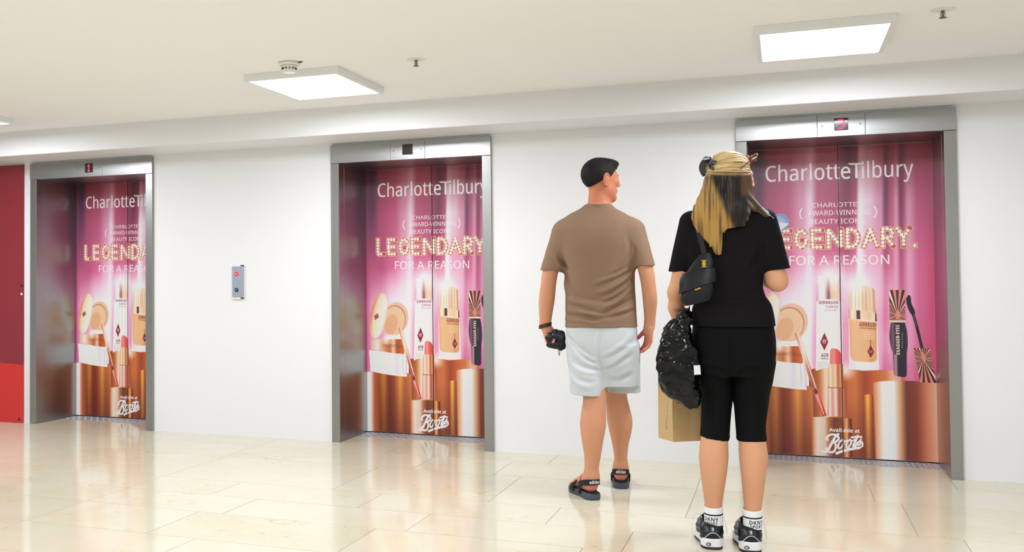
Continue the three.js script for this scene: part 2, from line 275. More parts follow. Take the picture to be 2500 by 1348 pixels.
  ped(-0.05, 0.36, 0.45, [[0, '244,236,236'], [0.2, '240,228,224'], [0.27, '190,96,62'], [0.36, '150,76,40'], [0.46, '198,124,62'], [0.56, '122,50,30'], [0.66, '150,66,42'], [0.78, '228,154,72'], [0.87, '176,96,54'], [1, '206,120,74']], 0.012);
  ped(0.712, 1.1, 0.485, [[0, '206,130,86'], [0.08, '236,196,168'], [0.14, '246,240,240'], [0.30, '244,236,234'], [0.40, '206,150,108'], [0.48, '112,50,36'], [0.62, '136,60,42'], [0.76, '206,124,94'], [0.9, '232,172,142'], [1, '190,110,84']], 0.022);
  { const g = x.createLinearGradient(0, Y(0.4), 0, 1920); g.addColorStop(0, 'rgba(70,18,16,0)'); g.addColorStop(1, 'rgba(70,18,22,0.5)'); x.fillStyle = g; x.fillRect(U(0.1), Y(0.4), U(0.25), U(0.42)); x.fillRect(U(0.56), Y(0.4), U(0.16), U(0.42)); }
  // powder jar with compact
  elli(0.235, 0.865, 0.103, 0.125, 0.25, 'rgb(232,190,168)'); elli(0.225, 0.855, 0.092, 0.112, 0.25, 'rgb(190,140,110)'); elli(0.222, 0.85, 0.088, 0.108, 0.25, 'rgb(240,196,162)');
  elli(0.2, 0.82, 0.05, 0.08, 0.3, 'rgba(222,166,128,0.7)');
  { const g = x.createLinearGradient(U(0.03), Y(0.9), U(0.18), Y(0.86)); g.addColorStop(0, 'rgb(216,140,96)'); g.addColorStop(0.35, 'rgb(246,206,172)'); g.addColorStop(0.7, 'rgb(250,226,210)'); g.addColorStop(1, 'rgb(226,170,140)'); elli(0.098, 0.885, 0.066, 0.178, 0.2, g); }
  elli(0.106, 0.884, 0.052, 0.162, 0.2, 'rgba(255,244,238,0.45)'); poly([[0.062, 0.885], [0.092, 0.905], [0.1, 0.875], [0.07, 0.852]], 'rgb(150,96,84)');
  x.fillStyle = hg(0.015, 0.325, [[0, '250,248,250'], [0.2, '236,236,246'], [0.5, '250,250,254'], [0.75, '226,220,232'], [0.93, '246,244,250'], [1, '212,196,206']]); x.beginPath(); x.moveTo(U(0.018), Y(0.625)); x.lineTo(U(0.322), Y(0.6)); x.lineTo(U(0.326), Y(0.43)); x.quadraticCurveTo(U(0.16), Y(0.435), U(0.03), Y(0.465)); x.fill();
  line([[0.03, 0.47], [0.16, 0.45], [0.32, 0.44]], 0.012, 'rgba(255,255,255,0.8)'); line([[0.29, 0.6], [0.295, 0.45]], 0.006, 'rgba(190,176,196,0.6)');
  poly([[0.032, 0.705], [0.312, 0.712], [0.304, 0.6], [0.2, 0.606], [0.033, 0.632]], hg(0.03, 0.315, [[0, '226,176,150'], [0.2, '250,232,220'], [0.36, '232,168,130'], [0.55, '196,106,66'], [0.66, '250,206,172'], [0.76, '176,82,40'], [1, '222,120,70']]));
  text('CharlotteTilbury', 0.125, 0.3, 0.652, 0.024, '# serif', 'rgba(96,50,36,0.75)', 0.03);
  glow(0.165, 0.705, 0.05, '255,250,240', 0.9);
  // spray bottle
  poly([[0.398, 1.165], [0.531, 1.165], [0.536, 1.0], [0.392, 1.0]], hg(0.395, 0.535, [[0, '222,170,190'], [0.1, '236,222,230'], [0.3, '250,246,250'], [0.42, '190,150,160'], [0.5, '140,80,92'], [0.6, '236,196,176'], [0.85, '246,214,190'], [1, '220,160,150']]));
  x.fillStyle = hg(0.38, 0.55, [[0, '240,226,238'], [0.2, '250,246,250'], [0.6, '246,238,240'], [0.9, '238,220,226'], [1, '230,206,220']]); x.beginPath(); x.moveTo(U(0.392), Y(1.0)); x.quadraticCurveTo(U(0.465), Y(1.035), U(0.545), Y(1.0)); x.lineTo(U(0.538), Y(0.56)); x.quadraticCurveTo(U(0.45), Y(0.59), U(0.38), Y(0.553)); x.fill();
  text('AIRBRUSH', 0.405, 0.522, 0.985, 0.02, 'bold # sans-serif', 'rgb(150,50,92)'); text('FLAWLESS', 0.445, 0.52, 0.962, 0.013, 'bold # sans-serif', 'rgb(170,90,120)'); text('SETTING SPRAY', 0.44, 0.515, 0.942, 0.01, '# sans-serif', 'rgb(180,120,140)');
  poly([[0.436, 0.802], [0.457, 0.742], [0.434, 0.686], [0.41, 0.74]], 'rgb(142,34,58)'); elli(0.434, 0.745, 0.012, 0.016, 0, 'rgba(255,255,255,0.35)'); text('CT', 0.424, 0.445, 0.736, 0.018, '# serif', 'rgb(250,230,236)');
  text('AIR', 0.413, 0.458, 0.645, 0.022, 'bold # sans-serif', 'rgb(128,52,76)'); text('BRUSH', 0.413, 0.456, 0.629, 0.009, 'bold # sans-serif', 'rgb(128,52,76)');
  for (let i = 0; i < 4; i++) text('flawless finish setting mist', 0.395, 0.455 - i * 0.006, 0.606 - i * 0.012, 0.007, '# sans-serif', 'rgba(150,110,126,0.8)');
  // foundation bottle
  poly([[0.587, 1.095], [0.612, 1.106], [0.71, 1.1], [0.733, 1.075], [0.738, 0.93], [0.58, 0.945]], hg(0.58, 0.738, [[0, '222,160,130'], [0.14, '250,232,214'], [0.4, '248,226,206'], [0.6, '232,184,150'], [0.8, '244,212,184'], [1, '206,142,104']]));
  for (let i = 0; i < 15; i++) line([[0.589 + i * 0.0103, 1.085], [0.586 + i * 0.0106, 0.952]], 0.003, i % 2 ? 'rgba(170,104,78,0.42)' : 'rgba(255,248,240,0.6)');
  poly([[0.578, 0.95], [0.66, 0.944], [0.738, 0.928], [0.74, 0.875], [0.66, 0.888], [0.58, 0.892]], hg(0.578, 0.74, [[0, '214,150,112'], [0.12, '252,230,208'], [0.27, '246,212,182'], [0.3, '96,44,36'], [0.4, '104,50,40'], [0.43, '250,220,192'], [0.75, '240,196,160'], [0.93, '252,226,204'], [0.95, '90,44,36'], [1, '96,48,40']]));
  poly([[0.578, 0.89], [0.66, 0.886], [0.742, 0.874], [0.748, 0.57], [0.66, 0.562], [0.575, 0.572]], 'rgba(246,232,240,0.85)');
  x.fillStyle = hg(0.58, 0.742, [[0, '228,166,122'], [0.15, '240,190,146'], [0.6, '236,180,132'], [1, '222,158,112']]); x.beginPath(); x.moveTo(U(0.581), Y(0.888)); x.lineTo(U(0.738), Y(0.872)); x.lineTo(U(0.736), Y(0.64)); x.quadraticCurveTo(U(0.73), Y(0.615), U(0.69), Y(0.618)); x.lineTo(U(0.62), Y(0.622)); x.quadraticCurveTo(U(0.588), Y(0.624), U(0.584), Y(0.66)); x.fill();
  text('AIRBRUSH', 0.638, 0.738, 0.846, 0.026, 'bold # sans-serif', 'rgb(112,34,44)', 0.06); text('FLAWLESS FOUNDATION', 0.638, 0.736, 0.83, 0.01, 'bold # sans-serif', 'rgb(140,60,56)', 0.06);
  for (let i = 0; i < 4; i++) text('stays all day matte', 0.662, 0.725, 0.806 - i * 0.014, 0.007, '# sans-serif', 'rgba(255,236,220,0.8)');
  line([[0.702, 0.76], [0.702, 0.725]], 0.003, 'rgb(120,40,48)'); poly([[0.702, 0.728], [0.721, 0.683], [0.701, 0.645], [0.683, 0.683]], 'rgb(120,36,48)'); text('CT', 0.692, 0.712, 0.676, 0.015, '# serif', 'rgb(250,224,210)'); text('FLAWLESS', 0.688, 0.716, 0.628, 0.008, '# sans-serif', 'rgb(140,70,60)');
  glow(0.555, 0.56, 0.07, '255,240,236', 0.95); glow(0.63, 1.11, 0.09, '255,250,252', 0.8); glow(0.47, 1.16, 0.11, '255,250,255', 0.9);
  // mascara and wand
  const rays = (cx, cy, u0, u1, v0, v1, sk) => {
    x.save(); x.beginPath(); x.moveTo(U(u0), Y(v1)); x.lineTo(U(u1), Y(v1)); x.lineTo(U(u1 + sk), Y(v0)); x.lineTo(U(u0 + sk), Y(v0)); x.clip(); x.fillStyle = 'rgb(214,142,122)'; x.fillRect(U(u0 - 0.1), Y(v1), U(0.4), U(v1 - v0));
    for (let i = 0; i < 30; i++) { const a = i / 30 * Math.PI * 2 + 0.05, b = a + 0.105; poly([[cx, cy], [cx + Math.cos(a) * 0.4, cy + Math.sin(a) * 0.4], [cx + Math.cos(b) * 0.4, cy + Math.sin(b) * 0.4]], i % 3 ? 'rgb(84,30,38)' : 'rgb(58,22,34)'); if (i % 4 === 0) poly([[cx, cy], [cx + Math.cos(b) * 0.4, cy + Math.sin(b) * 0.4], [cx + Math.cos(b + 0.07) * 0.4, cy + Math.sin(b + 0.07) * 0.4]], 'rgb(252,232,226)'); }
    x.restore();
  };
  rays(0.858, 0.915, 0.813, 0.9, 0.876, 1.075, -0.001); poly([[0.858, 0.955], [0.876, 0.915], [0.858, 0.885], [0.84, 0.915]], 'rgb(222,138,112)'); poly([[0.813, 0.885], [0.9, 0.885], [0.9, 0.872], [0.813, 0.872]], 'rgb(244,206,190)');
  x.fillStyle = hg(0.808, 0.912, [[0, '66,34,60'], [0.2, '128,88,112'], [0.34, '60,36,60'], [0.55, '28,20,44'], [0.85, '34,26,54'], [1, '78,52,80']]); x.beginPath(); x.moveTo(U(0.818), Y(0.872)); x.lineTo(U(0.896), Y(0.872)); x.bezierCurveTo(U(0.918), Y(0.8), U(0.912), Y(0.72), U(0.904), Y(0.68)); x.lineTo(U(0.902), Y(0.55)); x.quadraticCurveTo(U(0.9), Y(0.53), U(0.885), Y(0.53)); x.lineTo(U(0.845), Y(0.535)); x.quadraticCurveTo(U(0.83), Y(0.535), U(0.83), Y(0.55)); x.lineTo(U(0.826), Y(0.68)); x.bezierCurveTo(U(0.804), Y(0.75), U(0.806), Y(0.8), U(0.818), Y(0.872)); x.fill();
  poly([[0.834, 0.67], [0.85, 0.67], [0.85, 0.5], [0.834, 0.5]], 'rgba(220,170,186,0.7)');
  x.save(); x.translate(U(0.866), Y(0.668)); x.rotate(-Math.PI / 2); x.font = 'bold 26px sans-serif'; x.fillStyle = 'rgb(252,224,204)'; const mw = x.measureText('EXAGGER-EYES').width; x.scale(182 / mw, 1); x.fillText('EXAGGER-EYES', 0, 0); x.font = '11px sans-serif'; x.fillStyle = 'rgba(226,180,170,0.7)'; x.fillText('VOLUME MASCARA', 40, 18); x.restore();
  line([[0.945, 0.92], [0.962, 0.85], [0.99, 0.71]], 0.016, 'rgb(30,22,40)'); line([[0.945, 0.915], [0.96, 0.85]], 0.004, 'rgba(140,110,130,0.7)');
  x.fillStyle = 'rgb(22,20,34)'; x.beginPath(); x.moveTo(U(0.918), Y(1.043)); x.bezierCurveTo(U(0.934), Y(1.045), U(0.936), Y(1.02), U(0.934), Y(1.0)); x.bezierCurveTo(U(0.94), Y(0.97), U(0.956), Y(0.955), U(0.956), Y(0.925)); x.lineTo(U(0.935), Y(0.92)); x.bezierCurveTo(U(0.915), Y(0.95), U(0.904), Y(1.0), U(0.908), Y(1.025)); x.fill();
  rays(0.995, 0.645, 0.942, 1.03, 0.5, 0.713, 0.034); poly([[0.988, 0.7], [1.01, 0.655], [1.004, 0.615], [0.982, 0.655]], 'rgb(222,138,112)');
  // lip gloss wand leaning, lipstick
  poly([[0.257, 0.795], [0.283, 0.806], [0.392, 0.43], [0.366, 0.415]], hg(0.25, 0.4, [[0, '206,120,96'], [0.4, '252,222,206'], [0.6, '196,104,74'], [1, '150,66,46']])); line([[0.276, 0.8], [0.384, 0.43]], 0.008, 'rgba(255,238,228,0.8)');
  poly([[0.366, 0.42], [0.392, 0.436], [0.44, 0.27], [0.415, 0.262]], hg(0.36, 0.44, [[0, '236,196,186'], [0.5, '222,90,88'], [1, '190,60,62']])); line([[0.385, 0.4], [0.422, 0.28]], 0.006, 'rgba(255,255,255,0.6)'); poly([[0.378, 0.445], [0.392, 0.42], [0.379, 0.397], [0.366, 0.42]], 'rgb(120,40,60)');
  x.fillStyle = hg(0.463, 0.536, [[0, '236,110,104'], [0.35, '250,150,140'], [0.6, '226,84,84'], [1, '206,66,70']]); x.beginPath(); x.moveTo(U(0.464), Y(0.595)); x.lineTo(U(0.468), Y(0.685)); x.quadraticCurveTo(U(0.476), Y(0.71), U(0.5), Y(0.7)); x.quadraticCurveTo(U(0.53), Y(0.69), U(0.534), Y(0.65)); x.lineTo(U(0.536), Y(0.595)); x.fill();
  const gold = [[0, '216,140,104'], [0.12, '252,232,214'], [0.3, '236,180,146'], [0.5, '250,214,190'], [0.62, '190,100,62'], [0.8, '226,150,104'], [1, '170,84,50']];
  poly([[0.455, 0.6], [0.54, 0.604], [0.542, 0.45], [0.453, 0.45]], hg(0.453, 0.542, gold)); poly([[0.45, 0.452], [0.556, 0.452], [0.556, 0.268], [0.445, 0.268]], hg(0.445, 0.556, [[0, '206,126,112'], [0.14, '252,226,220'], [0.28, '222,150,130'], [0.45, '250,224,214'], [0.62, '176,86,64'], [0.8, '216,130,96'], [1, '160,76,50']])); line([[0.45, 0.45], [0.555, 0.45]], 0.004, 'rgb(150,80,56)');
  ped(0.36, 0.585, 0.255, [[0, '214,160,118'], [0.1, '236,216,200'], [0.3, '226,200,182'], [0.42, '178,104,66'], [0.55, '112,56,38'], [0.74, '130,64,40'], [0.8, '196,104,52'], [0.87, '238,176,104'], [0.93, '150,66,34'], [1, '84,30,26']], 0.006);
  // lettering
  const white = 'rgb(246,240,250)';
  const bold = (s, u0, u1, v, cap, w) => { x.save(); x.translate(U(u0), Y(v)); x.font = '100px sans-serif'; const m = x.measureText(s); x.scale((u1 - u0) * PX / m.width, cap * PX / 71.5); x.fillStyle = x.strokeStyle = white; x.lineWidth = w; x.fillText(s, 0, 0); if (w) x.strokeText(s, 0, 0); x.restore(); };
  bold('Charlotte', 0.092, 0.610, 1.7885, 0.102, 0.6); bold('ilbury', 0.662, 0.962, 1.7885, 0.102, 0.6);
  poly([[0.588, 1.888], [0.684, 1.884], [0.684, 1.875], [0.605, 1.875]], white); poly([[0.633, 1.88], [0.647, 1.88], [0.648, 1.7885], [0.632, 1.7885]], white);
  const thin = (s, u0, u1, v, cap) => text(s, u0, u1, v, cap, '# sans-serif', white);
  thin('CHARLOTTE\u2019S', 0.373, 0.676, 1.609, 0.028); thin('AWARD-WINNING', 0.35, 0.718, 1.557, 0.031); thin('BEAUTY ICONS.', 0.357, 0.697, 1.502, 0.031); thin('FOR A REASON', 0.226, 0.826, 1.2385, 0.059);
  x.strokeStyle = white; x.lineWidth = 7; x.lineCap = 'butt';
  x.beginPath(); x.arc(U(0.355), Y(1.571), 0.052 * PX, Math.PI * 0.76, Math.PI * 1.24); x.stroke(); x.beginPath(); x.arc(U(0.698), Y(1.571), 0.052 * PX, -Math.PI * 0.24, Math.PI * 0.24); x.stroke();
  // LEGENDARY in bulb letters: strokes in a unit box
  const arc = (cx, cy, a, b, t0, t1, n = 10) => Array.from({ length: n + 1 }, (_, i) => { const t = lerp(t0, t1, i / n); return [cx + a * Math.cos(t), cy + b * Math.sin(t)]; });
  const glyph = { L: [[[0, 1], [0, 0], [0.95, 0]]], E: [[[0, 1], [0, 0], [1, 0]], [[0, 1], [1, 1]], [[0, 0.5], [0.85, 0.5]]], G: [[...arc(0.5, 0.5, 0.5, 0.5, 0.75, 5.9, 14), [1, 0.42], [0.6, 0.42]]], N: [[[0, 0], [0, 1], [1, 0], [1, 1]]], D: [[[0, 0], [0, 1], ...arc(0.35, 0.5, 0.65, 0.5, 1.57, -1.57), [0, 0]]], A: [[[0, 0], [0.5, 1], [1, 0]], [[0.22, 0.34], [0.78, 0.34]]], R: [[[0, 0], [0, 1], ...arc(0.5, 0.74, 0.45, 0.26, 1.57, -1.57, 8), [0, 0.48]], [[0.45, 0.46], [1, 0]]], Y: [[[0, 1], [0.5, 0.5], [1, 1]], [[0.5, 0.5], [0.5, 0]]], '.': [[[0.4, 0], [0.6, 0]]] };
  const spots = [['L', 0.083, 0.162], ['E', 0.17, 0.258], ['G', 0.264, 0.352], ['E', 0.36, 0.446], ['N', 0.455, 0.556], ['D', 0.566, 0.656], ['A', 0.66, 0.764], ['R', 0.768, 0.854], ['Y', 0.85, 0.948], ['.', 0.945, 0.975]];
  for (const [w, col] of [[0.036, 'rgb(206,104,72)'], [0.0325, 'rgb(252,224,200)'], [0.0265, 'rgb(196,84,62)']]) for (const [ch, a, b] of spots) for (const st of glyph[ch]) { x.lineCap = 'square'; x.strokeStyle = col; x.lineWidth = w * PX; x.lineJoin = 'bevel'; x.beginPath(); st.forEach(([gx, gy], i) => { const q = [U(lerp(a + 0.014, b - 0.014, gx)), Y(lerp(1.353, 1.462, gy))]; i ? x.lineTo(...q) : x.moveTo(...q); }); x.stroke(); }
  for (const [ch, a, b] of spots) for (const st of glyph[ch]) {
    const pts = st.map(([gx, gy]) => [lerp(a + 0.014, b - 0.014, gx), lerp(1.353, 1.462, gy)]); let carry = 0;
    for (let i = 0; i < pts.length - 1; i++) { const [p, q] = [pts[i], pts[i + 1]], l = Math.hypot(q[0] - p[0], q[1] - p[1]); let s = carry; for (; s <= l + 1e-6; s += 0.0225) { const t = s / l, bu = lerp(p[0], q[0], t), bv = lerp(p[1], q[1], t); elli(bu, bv, 0.0108, 0.0108, 0, 'rgb(254,232,206)'); elli(bu, bv, 0.0092, 0.0092, 0, 'rgb(255,252,244)'); } carry = s - l; }
  }
  bold('Available at', 0.454, 0.63, 0.169, 0.0235, 5);
  // script logo, traced stroke by stroke
  const B = (a, b) => [U(0.411 + (a - 424) * 0.0001594), Y(0.033 + (1104.5 - 1030 - b / 14.975) * 0.00266 + (a - 424) / 14.975 * 0.00013)];
  const stroke = (w, ...p) => { x.lineWidth = w; x.lineCap = x.lineJoin = 'round'; x.strokeStyle = white; x.beginPath(); x.moveTo(...B(...p[0])); for (let i = 1; i + 2 < p.length; i += 3) x.bezierCurveTo(...B(...p[i]), ...B(...p[i + 1]), ...B(...p[i + 2])); x.stroke(); };
  stroke(13, [620, 670], [540, 640], [640, 470], [800, 470], [880, 470], [960, 500], [1020, 460]);
  stroke(15, [930, 520], [840, 660], [760, 800], [690, 930], [640, 1040], [560, 1120], [440, 1080]); stroke(9, [440, 1060], [500, 1110], [560, 1130], [620, 1060], [640, 960], [560, 920], [550, 1000]);
  stroke(13, [960, 520], [1080, 560], [1060, 700], [830, 760], [960, 770], [930, 1000], [860, 1070], [800, 1130], [700, 1110], [640, 1090]);
  stroke(11, [1130, 690], [1060, 700], [960, 900], [1020, 970], [1090, 1020], [1240, 820], [1200, 690], [1180, 650], [1120, 680], [1130, 690]); stroke(9, [1200, 690], [1230, 720], [1300, 720], [1330, 680]);
  stroke(11, [1430, 670], [1340, 690], [1260, 860], [1310, 930], [1380, 990], [1510, 790], [1480, 690], [1470, 650], [1440, 660], [1430, 670]); stroke(9, [1480, 690], [1500, 710], [1580, 690], [1610, 650]);
  stroke(13, [1720, 520], [1660, 660], [1600, 780], [1560, 860], [1530, 940], [1640, 920], [1720, 760]); stroke(12, [1500, 575], [1600, 560], [1720, 545], [1850, 560]);
  stroke(10, [1840, 640], [1830, 700], [1740, 720], [1720, 790], [1700, 860], [1790, 880], [1810, 800], [1800, 750], [1860, 700], [1880, 760], [1930, 880], [1850, 940], [1720, 950]); stroke(16, [1760, 950], [1500, 980], [1100, 1060], [950, 1150]);
  const fin = x.getImageData(0, 0, 1024, 1920), fd = fin.data; for (let i = 0; i < fd.length; i++) if (i % 4 < 3) fd[i] = clamp((fd[i] - 128) * 1.12 + 137, 0, 255); x.putImageData(fin, 0, 0);   // printed in stronger contrast
  return c;
}

// ---------- the three lifts ----------
const posterTex = ctex(poster());
const advert = phys({ map: posterTex, roughness: 0.38, clearcoat: 0.25, clearcoatRoughness: 0.25 });
{
  const D5 = { 1: ['00100', '01100', '00100', '00100', '00100', '00100', '01110'], 3: ['11110', '00001', '00001', '01110', '00001', '00001', '11110'] };
  const doors = [['steel lift doorway with its indicator showing a red 1', '1'], ['steel lift doorway with a blank floor indicator, in the middle of the three', ''], ['steel lift doorway with its indicator showing a red 3, in front of the woman', '3']];
  doors.forEach(([label, digit], n) => {
    const o = new THREE.Group(); o.name = 'door_' + (n + 1); o.position.set(LX[n], 0, 0); o.userData = { kind: 'structure', label, category: 'lift door' }; scene.add(o);
    const in0 = LJ, in1 = LW - LJ, zd = -LD;
    for (const [a, b] of [[0, LJ], [in1, LW]]) part('jamb', rbox(a, b, 0.0005, LH - 0.001, -0.1, 0, 0.002), M.steel, o);
    for (const [a, b] of [[0.004, LJ + 0.0005], [in1 - 0.0005, LW - 0.004]]) part('reveal_panel', box(a, b, 0.0005, LH, zd - 0.06, -0.098), M.steel, o);
    part('lintel', box(0.004, LW - 0.004, LH, LH + 0.06, zd - 0.06, -0.02), M.steelH, o);
    for (const [a, b] of [[0, 0.4625], [0.4635, 0.7225], [0.7235, LW]]) part('header_panel', rbox(a, b, LH + 0.0005, LT, -0.06, 0.004, 0.0015), M.steelH, o);
    for (const x of [0.49, 0.696]) { const s = new THREE.CylinderGeometry(0.004, 0.004, 0.003, 12); s.rotateX(Math.PI / 2); s.translate(x, 2.066, 0.0045); part('header_screw', s, M.darkSlot, o); }
    const ind = part('floor_indicator', rbox(0.5555, 0.6325, 2.034, 2.108, -0.01, 0.0052, 0.001), M.screen, o, digit ? 'dark floor display with a red number' : 'dark blank floor display');
    if (digit) {
      const g = []; D5[digit].forEach((r, j) => [...r].forEach((c, i) => { if (c === '1') g.push(box(0.594 + (i - 2.5) * 0.0076 + 0.0003, 0.594 + (i - 1.5) * 0.0076 - 0.0003, 2.071 + (2.5 - j) * 0.0082 + 0.0003, 2.071 + (3.5 - j) * 0.0082 - 0.0003, 0.005, 0.0058)); }));
      part('lit_number', g, M.led, ind, 'glowing red number ' + digit);
    }
    const mid = LW / 2;
    [[in0, mid - 0.002, 0], [mid + 0.002, in1, 1]].forEach(([a, b]) => {
      const leaf = part('door_leaf', box(a + 0.0005, b - 0.0005, 0.008, LH - 0.0005, zd - 0.035, zd - 0.001), M.steel, o);
      const w = new THREE.BoxGeometry(b - a - 0.002, LH - 0.012, 0.0008), uv = w.attributes.uv, p = w.attributes.position; w.translate((a + b) / 2, LH / 2 + 0.004, zd - 0.0004);
      for (let i = 0; i < uv.count; i++) uv.setXY(i, (p.getX(i) - in0) / (1024 / PX), p.getY(i) / LH);
      part('advert_print', w, advert, leaf, 'half of a pink cosmetics advert');
    });
    part('sill_plate', box(in0 + 0.001, in1 - 0.001, -0.01, 0.002, zd - 0.06, -0.301), M.sill, o);
    const lug = []; for (let j = 0; j < 5; j++) for (let i = 0; i < 34; i++) { const s = new THREE.SphereGeometry(1, 8, 4, 0, Math.PI * 2, 0, Math.PI / 2); s.scale(0.0135, 0.0035, 0.0038); s.rotateY((i + j) % 2 ? 0.75 : -0.75); s.translate(in0 + 0.025 + i * 0.0308, 0.0018, zd + 0.02 + j * 0.041); lug.push(s); }
    part('tread_lugs', lug, M.sill, o).userData.kind = 'stuff';
  });
  // round sticker on the near leaf of the right-hand doors
  const [c, x] = canvas(256, 256); x.fillStyle = 'rgb(150,165,215)'; x.beginPath(); x.arc(128, 128, 128, 0, 7); x.fill(); x.fillStyle = 'rgb(176,196,238)'; x.beginPath(); x.arc(110, 140, 100, Math.PI, 0); x.fill(); x.fillStyle = 'rgb(240,244,252)'; x.beginPath(); x.moveTo(40, 110); x.lineTo(256, 150); x.lineTo(128, 256); x.lineTo(30, 256); x.fill();
  const s = new THREE.CylinderGeometry(0.058, 0.058, 0.0012, 40); s.rotateX(Math.PI / 2); const p = s.attributes.position, uv = s.attributes.uv; for (let i = 0; i < uv.count; i++) uv.setXY(i, p.getX(i) / 0.116 + 0.5, p.getY(i) / 0.116 + 0.5);
  const m = part(numbered('sticker'), s, std({ map: ctex(c), roughness: 0.35 }), scene); m.position.set(LX[2] + LJ + 0.18, 1.52, -LD + 0.0008); m.userData = { label: 'round blue and white sticker on the door beside the woman\u2019s right shoulder', category: 'sticker' };
}

// ---------- ceiling lights, detector, sprinklers, call button ----------
{
  const hw = 0.293, hd = 0.34, yb = CEIL - 0.04, rim = 0.02;
  const labels = ['bright square ceiling light beside the smoke detector', 'bright square ceiling light above the right-hand lift', 'ceiling light cut off by the left edge above the red panel'];
  LAMPS.forEach(([x, z], i) => {
    const o = thing('ceiling_light', labels[i] ?? `square ceiling light out of view, ${['leftmost', 'second from left', 'third from left', 'rightmost'][(i - 3) % 4]} of the ${i < 7 ? 'middle' : 'rear'} row`, 'ceiling light', [x, CEIL, z], i > 2 ? 'ceiling lights behind the camera' : 'square ceiling lights');
    const y0 = yb - CEIL, s = new THREE.Shape([[-hw, -hd], [hw, -hd], [hw, hd], [-hw, hd]].map((p) => new THREE.Vector2(...p))); s.holes.push(new THREE.Path([[-hw + rim, -hd + rim], [-hw + rim, hd - rim], [hw - rim, hd - rim], [hw - rim, -hd + rim]].map((p) => new THREE.Vector2(...p))));
    const g = new THREE.ExtrudeGeometry(s, { depth: 0.038, bevelEnabled: true, bevelSize: 0.001, bevelThickness: 0.001, bevelSegments: 1 }); g.rotateX(Math.PI / 2); g.translate(0, -0.001, 0);
    part('frame', g, M.lampBody, o); part('diffuser', box(-hw + rim, hw - rim, y0 + 0.004, y0 + 0.012, -hd + rim, hd - rim), M.diffuser, o, 'glowing white diffuser');
    const l = new THREE.RectAreaLight(LAMP_COLOR, LAMP_POWER, 2 * (hw - rim), 2 * (hd - rim)); l.name = 'panel_light'; l.rotation.x = -Math.PI / 2; l.position.y = y0 + 0.0025; o.add(l);
  });
  const d = thing('smoke_detector', 'round white smoke detector on the ceiling', 'smoke detector', [-2.505, CEIL, 1.775]);
  const lathe = (pts) => new THREE.LatheGeometry(pts.map((p) => new THREE.Vector2(...p)), 40);
  part('base', lathe([[0, 0], [0.058, 0], [0.058, -0.012], [0.052, -0.018], [0, -0.018]]), M.plastic, d); part('head', lathe([[0, -0.018], [0.046, -0.018], [0.046, -0.026], [0.036, -0.029], [0.036, -0.04], [0.04, -0.042], [0.036, -0.052], [0, -0.055]]), M.plastic, d);
  for (let i = 0; i < 12; i++) { const b = new THREE.BoxGeometry(0.004, 0.01, 0.006); b.translate(0, -0.034, 0.0385); b.rotateY(i / 12 * Math.PI * 2); part('vent_slot', b, M.darkSlot, d); }
  { const b = rbox(0.055, 0.078, -0.006, 0, -0.006, 0.006, 0.002); part('cable_tab', b, M.darkSlot, d); }
  for (const [x, z, label] of [[-1.853, 1.57, 'small sprinkler head on the ceiling between the two square lights'], [0.608, 1.575, 'small sprinkler head on the ceiling near the right edge of the picture']]) {
    const s = thing('sprinkler', label, 'sprinkler', [x, CEIL, z], 'ceiling sprinklers');
    part('escutcheon', lathe([[0, -0.004], [0.03, -0.004], [0.05, -0.001], [0.05, 0], [0, 0]]), M.plastic, s); part('stem', lathe([[0.0075, -0.002], [0.0075, -0.014], [0.004, -0.016], [0.004, -0.034], [0, -0.034]]), M.brass, s);
    for (const q of [-1, 1]) part('yoke_arm', tube([[q * 0.007, -0.012, 0], [q * 0.009, -0.022, 0], [0, -0.034, 0]], 0.0014, 10, 6), M.brass, s);
    part('deflector', lathe([[0, -0.036], [0.015, -0.036], [0.0165, -0.034], [0.004, -0.033], [0, -0.033]]), M.brass, s);
  }
  const b = thing('call_button_panel', 'grey steel lift call panel with a lit red up button', 'button panel', [-3.848, 1.022, ZW]);
  const face = std({ color: rgb(172, 180, 198), metalness: 0.55, roughness: 0.42 });
  part('plate', rbox(-0.046, 0.046, 0.012, 0.244, 0, 0.017, 0.003), face, b);
  part('end_cap', rbox(-0.046, 0.046, 0.244, 0.256, 0, 0.016, 0.003), M.lampBody, b); part('end_cap', rbox(-0.046, 0.046, 0, 0.012, 0, 0.016, 0.003), M.plastic, b);
  for (const y of [0.002, 0.246]) part('corner_clip', rbox(0.026, 0.0475, y, y + 0.009, 0.001, 0.0185, 0.002), M.rubber, b);
  for (const [y, lit] of [[0.188, true], [0.068, false]]) {
    const r = new THREE.CylinderGeometry(0.0155, 0.0155, 0.006, 24); r.rotateX(Math.PI / 2); r.translate(-0.008, y, 0.018);
    const bt = part('button', r, lit ? std({ color: rgb(200, 10, 40), emissive: new THREE.Color(0.8, 0.01, 0.05), emissiveIntensity: 0.8, roughness: 0.4 }) : std({ color: rgb(38, 50, 78), roughness: 0.4 }), b, lit ? 'red lit up button' : 'dark blue down button');
    const f = lit ? 1 : -1, s = new THREE.Shape([[-0.008, -0.004 * f], [0, 0.006 * f], [0.008, -0.004 * f], [0.003, -0.004 * f], [0, -0.001 * f], [-0.003, -0.004 * f]].map((p) => new THREE.Vector2(...p))), e = new THREE.ExtrudeGeometry(s, { depth: 0.0006, bevelEnabled: false }); e.translate(-0.008, y, 0.021);
    part('arrow', e, lit ? M.lampBody : face, bt);
  }
}

// ---------- figures: shared builders ----------
const lin = (c) => [c.r, c.g, c.b], mix3 = (a, b, t) => [lerp(a[0], b[0], t), lerp(a[1], b[1], t), lerp(a[2], b[2], t)];
